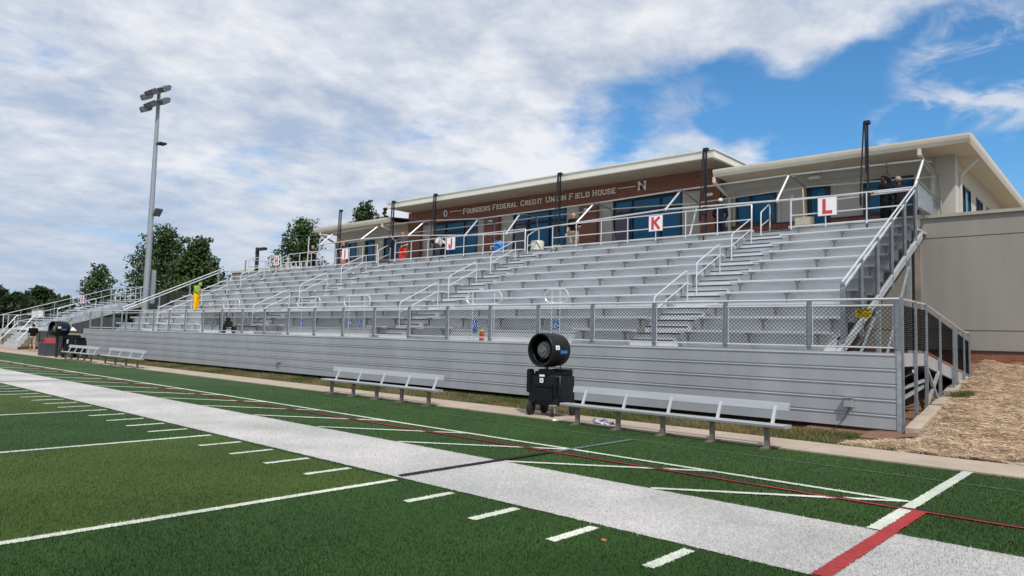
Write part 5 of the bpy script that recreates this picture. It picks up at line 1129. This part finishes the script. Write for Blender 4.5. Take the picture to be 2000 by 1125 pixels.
t = thing('corner_railing', (-37, 19.4, FZ), 'thin grey railing round the far corner of the top deck under the street lamp', 'railing')
for z in (6.45, 5.95): m = MB(); m.tube([(-38.4, 18.5, z), (-38.3, 19.7, z), (-35.2, 19.7, z)], .02, 7); m.build('rail', GALV, t, True)
for x in (-38.3, -37.3, -36.3, -35.3): m = MB(); m.tube([(x, 19.7, FZ), (x, 19.7, 6.46)], .02, 6); m.build('post', GALV, t, True)

# ------------------------------------------------------------------ the second, smaller stand at the left
XA, XB = -60.3, -53.0; YA, S2, R2, RI = 9.75, 11, .61, .2032; DK = 1.36
t2 = thing('small_bleacher_stand', ((XA+XB)/2, YA, 0), 'smaller aluminium bleacher stand beyond the far end of the long one, with front steps', 'bleachers')
m = MB(); m.box(XA, -50.6, YA, YA+1.25, DK-.05, DK); m.build('walkway_deck', ALU, t2)
for a, b in ((XA, -55.1), (-50.8, -50.6)): m = MB(); m.box(a, b, YA-.02, YA-.001, DK-.35, DK); m.build('fascia', ALU, t2)
for k in range(S2):
    y = YA+1.25+R2*k; z = DK+RI*(k+1); m = MB(); m.box(XA, XB, y, y+.03, z-RI-.01, z); m.box(XA, XB, y+.031, y+R2, z-.04, z-.002); m.build('row_riser', ALUR, t2)
    for (a, b) in ((XA, -57.9), (-56.9, XB)):
        m = MB(); m.box(a, b, y+.30, y+.54, z+.36, z+.41); m.build('seat', SEAT, t2)
    if k < 10:
        m = MB(); m.box(-57.9, -56.9, y-.28, y-.002, z-RI, z-RI/2); m.build('aisle_step', ALUR, t2)
YE = YA+1.25+R2*S2
for x in (XA-.05, XB+.05):
    m = MB(); m.bar((x, YA+.5, DK-.18), (x, YE, DK+RI*S2-.05), .06, .16); m.build('stringer', ALU, t2)
    m = MB(); zr_ = lambda y: 2.46+max(0, y-(YA+.3))*.333; m.tube([(x, YA+.05, 2.40), (x, YE, zr_(YE))], .022, 7); m.build('top_rail', PIPE, t2, True)
    for i in range(7):
        y = YA+.3+1.15*i; m = MB(); m.tube([(x, y, zr_(y)-1.35), (x, y, zr_(y))], .02, 6); m.build('rail_post', GALV, t2, True)
    a = MB()
    for j in range(1, 4): a.tube([(x, YA+.3, 2.4-.27*j), (x, YE, zr_(YE)-.27*j)], .008, 4)
    a.build('side_mesh', GALV, t2)
m = MB(); m.tube([(XA, YE, zr_(YE)), (XB, YE, zr_(YE))], .022, 7); [m.tube([(XA+1.05*i, YE, DK+RI*S2), (XA+1.05*i, YE, zr_(YE))], .025, 6) for i in range(8)]; m.build('back_rail', PIPE, t2, True)
m = MB(); m.tube([(XA, YE, zr_(YE)-.5), (XB, YE, zr_(YE)-.5)], .02, 6); m.build('back_middle_rail', PIPE, t2, True)
for (ya, yb) in ((10.1, 12.0), (12.9, 15.6)):
    za = DK+max(0, (ya-YA-1.0))*.333; zb = DK+(yb-YA-1.0)*.333
    m = MB(); m.tube([(-57.4, ya, za), (-57.4, ya, za+.9), (-57.4, ya+.15, za+1.0), (-57.4, yb-.12, zb+1.02), (-57.4, yb, zb+.9), (-57.4, yb, zb)], .024, 7); m.tube([(-57.4, ya, za+.55), (-57.4, yb, zb+.6)], .02, 6); m.build('handrail', PIPE, t2, True)
for i in range(5):
    z = .18+.235*i; y = YA-.95+.18*i; m = MB(); m.box(-55.0, -50.9, y, y+.19, z, z+.05); m.box(-55.0, -50.9, y+.0, y+.03, z-.16, z-.001); m.build('front_step', PIPE, t2)
for x in (-55.05, -50.85):
    m = MB(); m.tube([(x, YA-1.0, .1), (x, YA-1.0, 1.05), (x, YA-.9, 1.2), (x, YA-.1, 2.35), (x, YA, 2.4), (x, YA+.02, DK)], .024, 7); m.tube([(x, YA-1.0, .6), (x, YA, 1.85)], .028, 6); m.build('step_handrail', PIPE, t2, True)
m = MB(); m.tube([(XA, YA+.02, 2.42), (-55.1, YA+.02, 2.42)], .022, 7)
for x in (XA, -59, -57.7): m.tube([(x, YA+.02, DK), (x, YA+.02, 2.42)], .028, 6)
m.build('front_rail', PIPE, t2, True)
for x in (XA+.3, -58, -55.5, XB-.1):
    for y in (YA+.3, 12.5, 15.5): m = MB(); m.box(x-.04, x+.04, y-.04, y+.04, -.1, DK-.06+max(0, (y-YA-1.3))*.333); m.build('support_post', GALV, t2)
letter_sign('G', -53.1, 13.25, 3.72, 'small white sign with a red letter on the smaller stand', .75, .62)
m = MB(); m.box(-52.4, -42.6, 17.6, 17.7, 0, 4.4); tag(m.build('dark_screen', mat('dark_green_screen', (.02, .028, .02), .9, 0, .3, 1.), None, loc=(-47, 17.6, 0)), 'dark green screen added behind the floodlight pole to darken the gap', 'fence')  # added dark sheet, only there to darken the gap between the stands
# bits of clutter between the stands
t = thing('utility_cart', (-40.8, 10.6, 0), 'black cart heaped with poles and a white sheet behind the far fan', 'cart')
m = MB(); m.bbox(-44.2, -42.4, 9.0, 10.0, .35, 1.15, .05); m.build('bed', BLACKPL, t)
for x in (-43.9, -42.7):
    m = MB(); m.lathe([(0, -.06), (.26, -.06), (.28, 0), (.26, .06), (0, .06)], (x, 8.95, .28), (0, 1, 0), 18); m.build('wheel', RUBBER, t, True)
m = MB(); m.bar((-43.9, 9.2, 1.2), (-42.9, 9.6, 2.2), .05, .05); m.bar((-42.6, 9.3, 1.15), (-43.3, 9.7, 1.9), .05, .05); m.bar((-43.0, 9.3, .9), (-42.6, 9.5, 1.7), .04, .04); m.build('poles', TENTD, t)
m = MB(); m.prism([(-43.3, 1.45), (-42.5, 1.30), (-42.3, 1.42), (-43.0, 1.62)], 'y', 9.05, 9.7); m.build('sheet', WHITEC, t)
t = thing('barrier_fence', (-49, 11.5, 0), 'low tan slatted barrier behind the walking person', 'fence')
m = MB(); m.box(-51.8, -45.2, 11.5, 11.56, 1.0, 1.12); m.box(-51.8, -45.2, 11.5, 11.56, .25, .35); m.build('rail', STONE, t)
for i in range(23): m = MB(); m.box(-51.8+.29*i, -51.65+.29*i, 11.47, 11.498, .1, 1.2); m.build('slat', STONE, t)
t = thing('storage_shed', (-88.5, 20.5, 0), 'small white box shed seen through the rails of the smaller stand', 'shed')
m = MB(); m.box(-90, -87.6, 19.6, 20.1, 0, 3.55); m.build('wall', WHITE, t); m = MB(); m.box(-90.1, -87.5, 19.5, 20.2, 3.552, 3.68); m.build('roof', ROOFM, t)
m = MB(); m.box(-95, -62, 19, 19.2, 0, 2.6); tag(m.build('dark_screen', mat('dark_fence_screen', (.05, .06, .062), .8, 0, .2, 1.), None, loc=(-80, 19, 0)), 'dark screened fence behind the smaller stand', 'fence')
for i, x in enumerate((-58, -56.5, -54)):
    pass

# ------------------------------------------------------------------ trees
def tree(name, label, base, H, W, seed, nleaf=5200, leaf=.34, spire=.5, lobes=26, tone=1., cat='tree', grp='trees behind the stands', cbase=.18):
    rg = np.random.default_rng(seed); t = thing(name, base, label, cat, grp); b = V3(base)
    m = MB(); m.tube([b, b+V3((.05*W*.1, 0, H*.45)), b+V3((.0, 0, H*.86))], [H*.028, H*.018, H*.004], 10)
    cl = []
    for i in range(lobes):
        hz_ = cbase + (1-cbase)*(.03 + .94*((i+.5)/lobes)); u_ = (hz_-cbase)/(1-cbase)
        prof = (math.sin(math.pi*min(1, u_*.92+.10))**.7)*(1-spire*u_)  # widest low, narrowing to the tip
        a = i*2.4 + rg.uniform(-.5, .5); rad = W/2*prof*rg.uniform(.35, .86)
        c = b + V3((math.cos(a)*rad, math.sin(a)*rad, H*hz_)); rr_ = W*(.11+.11*prof)*rg.uniform(.75, 1.25); cl.append((c, rr_))
        m.tube([b+V3((0, 0, H*max(.10, hz_-.16))), (b+V3((0, 0, H*hz_))+c)/2-V3((0, 0, H*.02)), c], [H*.008, H*.005, H*.0015], 6, False)
    # twig tips reaching out of the crown
    for i in range(lobes):
        a = rg.uniform(0, 2*math.pi); c, r_ = cl[i]; d = V3((math.cos(a), math.sin(a), rg.uniform(-.1, .9))).normalized(); cl.append((c+d*r_*1.15, r_*.42))
    m.build('trunk', BARK, t)
    w8 = np.array([r**2 for _, r in cl]); w8 /= w8.sum(); idx = rg.choice(len(cl), nleaf, p=w8)
    cc_ = np.array([list(c) for c, _ in cl])[idx]; rr_ = np.array([r for _, r in cl])[idx]
    dv = rg.normal(0, 1, (nleaf, 3)); dv /= np.linalg.norm(dv, axis=1)[:, None]; rad = rr_*(rg.uniform(.25, 1.1, nleaf)**.6)
    c = cc_ + dv*rad[:, None]*np.array([1, 1, .8])
    nrm = dv*.6 + rg.normal(0, .6, (nleaf, 3)) + np.array([0, 0, .4]); nrm /= np.linalg.norm(nrm, axis=1)[:, None]
    u = np.cross(nrm, rg.normal(0, 1, (nleaf, 3))); u /= np.linalg.norm(u, axis=1)[:, None]; v = np.cross(nrm, u)
    s = leaf*rg.uniform(.5, 1.25, nleaf)[:, None]
    q = np.stack([c-u*s*.5, c+v*s*.32-u*s*.05, c+u*s*.6, c-v*s*.32-u*s*.05], 1).reshape(-1, 3) - np.array(base)
    base_c = np.array([.030, .058, .016])*tone; tint = base_c*rg.uniform(.6, 1.5, (nleaf, 1)); tint[:, 0] *= rg.uniform(.8, 1.35, nleaf)
    lt = rg.uniform(.75, 1.25, len(cl))[idx]; tint *= lt[:, None]
    o = raw('crown', q, np.arange(4*nleaf).reshape(-1, 4), LEAF, np.repeat(tint, 4, 0)); o.parent = t
    return t
def at(uu, vv, Y):
    d = fw + rt*(uu-1000)/F + up*(562.5-vv)/F; s = (Y-CAM_P.y)/d.y; return CAM_P + d*s
def tree_at(name, label, ub, ut, vt, Y, wpx, seed, **kw):
    tp = at(ut, vt, Y); H = tp.z; d = (tp.xy-CAM_P.xy).length; W = wpx/F*d*.86
    return tree(name, label, (tp.x, Y, 0.), H, W, seed, **kw)
tree_at('oak_tree', 'big dark green oak behind the floodlight pole', 300, 325, 441, 34, 165, 3, nleaf=12500, leaf=.42, spire=.40, lobes=46, cbase=.10, tone=1.35)
tree_at('oak_tree', 'dark green oak just right of the big one behind the long stand', 395, 392, 464, 33, 135, 5, nleaf=10500, leaf=.42, spire=.36, lobes=40, cbase=.10, tone=1.35)
tree_at('young_oak_tree', 'small lighter green tree left of the floodlight pole above the smaller stand', 198, 198, 517, 30, 112, 8, nleaf=4600, leaf=.40, spire=.7, lobes=22, tone=1.45, cbase=.2)
tree_at('oak_tree', 'dark leafy tree rising behind the left end of the field house', 595, 594, 428, 38, 165, 11, nleaf=12000, leaf=.34, spire=.38, lobes=42, cbase=.2, tone=1.25)
tree_at('oak_tree', 'tree top showing above the roof left of the flat cream roof', 722, 716, 396, 42, 100, 14, nleaf=4600, leaf=.34, spire=.35, lobes=24, cbase=.55)
tree_at('oak_tree', 'small tree top peeping out beside the end of the cream roof', 752, 752, 402, 43, 34, 15, nleaf=1800, leaf=.34, spire=.4, lobes=14, cbase=.6)
tree_at('broad_tree', 'largest dark tree on the far left horizon', 80, 80, 560, 62, 74, 21, nleaf=6000, leaf=1.0, spire=.15, lobes=34, tone=.72, cbase=.1, grp='trees on the left horizon')
tree_at('broad_tree', 'lower dark tree left of the largest one on the horizon', 36, 36, 572, 64, 50, 22, nleaf=4500, leaf=1.0, spire=.2, lobes=26, tone=.72, cbase=.1, grp='trees on the left horizon')
tree_at('broad_tree', 'dark tree cut by the left edge of the picture on the horizon', -8, -8, 580, 62, 64, 23, nleaf=4500, leaf=1.0, spire=.2, lobes=26, tone=.72, cbase=.1, grp='trees on the left horizon')
tree_at('broad_tree', 'small dark tree right of the largest one on the horizon', 128, 130, 578, 66, 44, 24, nleaf=3000, leaf=1.0, spire=.3, lobes=20, tone=.7, cbase=.1, grp='trees on the left horizon')
# far wood as one mass
nl = 26000; ang = rng.uniform(R(-96), R(-40), nl); dist = rng.uniform(230, 262, nl); hh = rng.uniform(0, 1, nl)**.8
top = 8.5 + 2.2*np.sin(ang*41) + 1.6*np.sin(ang*97+1) + 1.0*np.sin(ang*203)
c = np.stack([CAM_P.x+np.sin(ang)*dist, CAM_P.y+np.cos(ang)*dist, hh*top], 1); nrm = rng.normal(0, 1, (nl, 3)); nrm /= np.linalg.norm(nrm, axis=1)[:, None]
u = np.cross(nrm, rng.normal(0, 1, (nl, 3))); u /= np.linalg.norm(u, axis=1)[:, None]; v = np.cross(nrm, u); s = 2.0*rng.uniform(.5, 1.2, nl)[:, None]
raw('distant_woods', np.stack([c-u*s*.5, c+v*s*.35, c+u*s*.5, c-v*s*.35], 1).reshape(-1, 3), np.arange(4*nl).reshape(-1, 4), LEAF, np.repeat(np.array([.024, .042, .016])*rng.uniform(.6, 1.4, (nl, 1)), 4, 0), 'stuff')
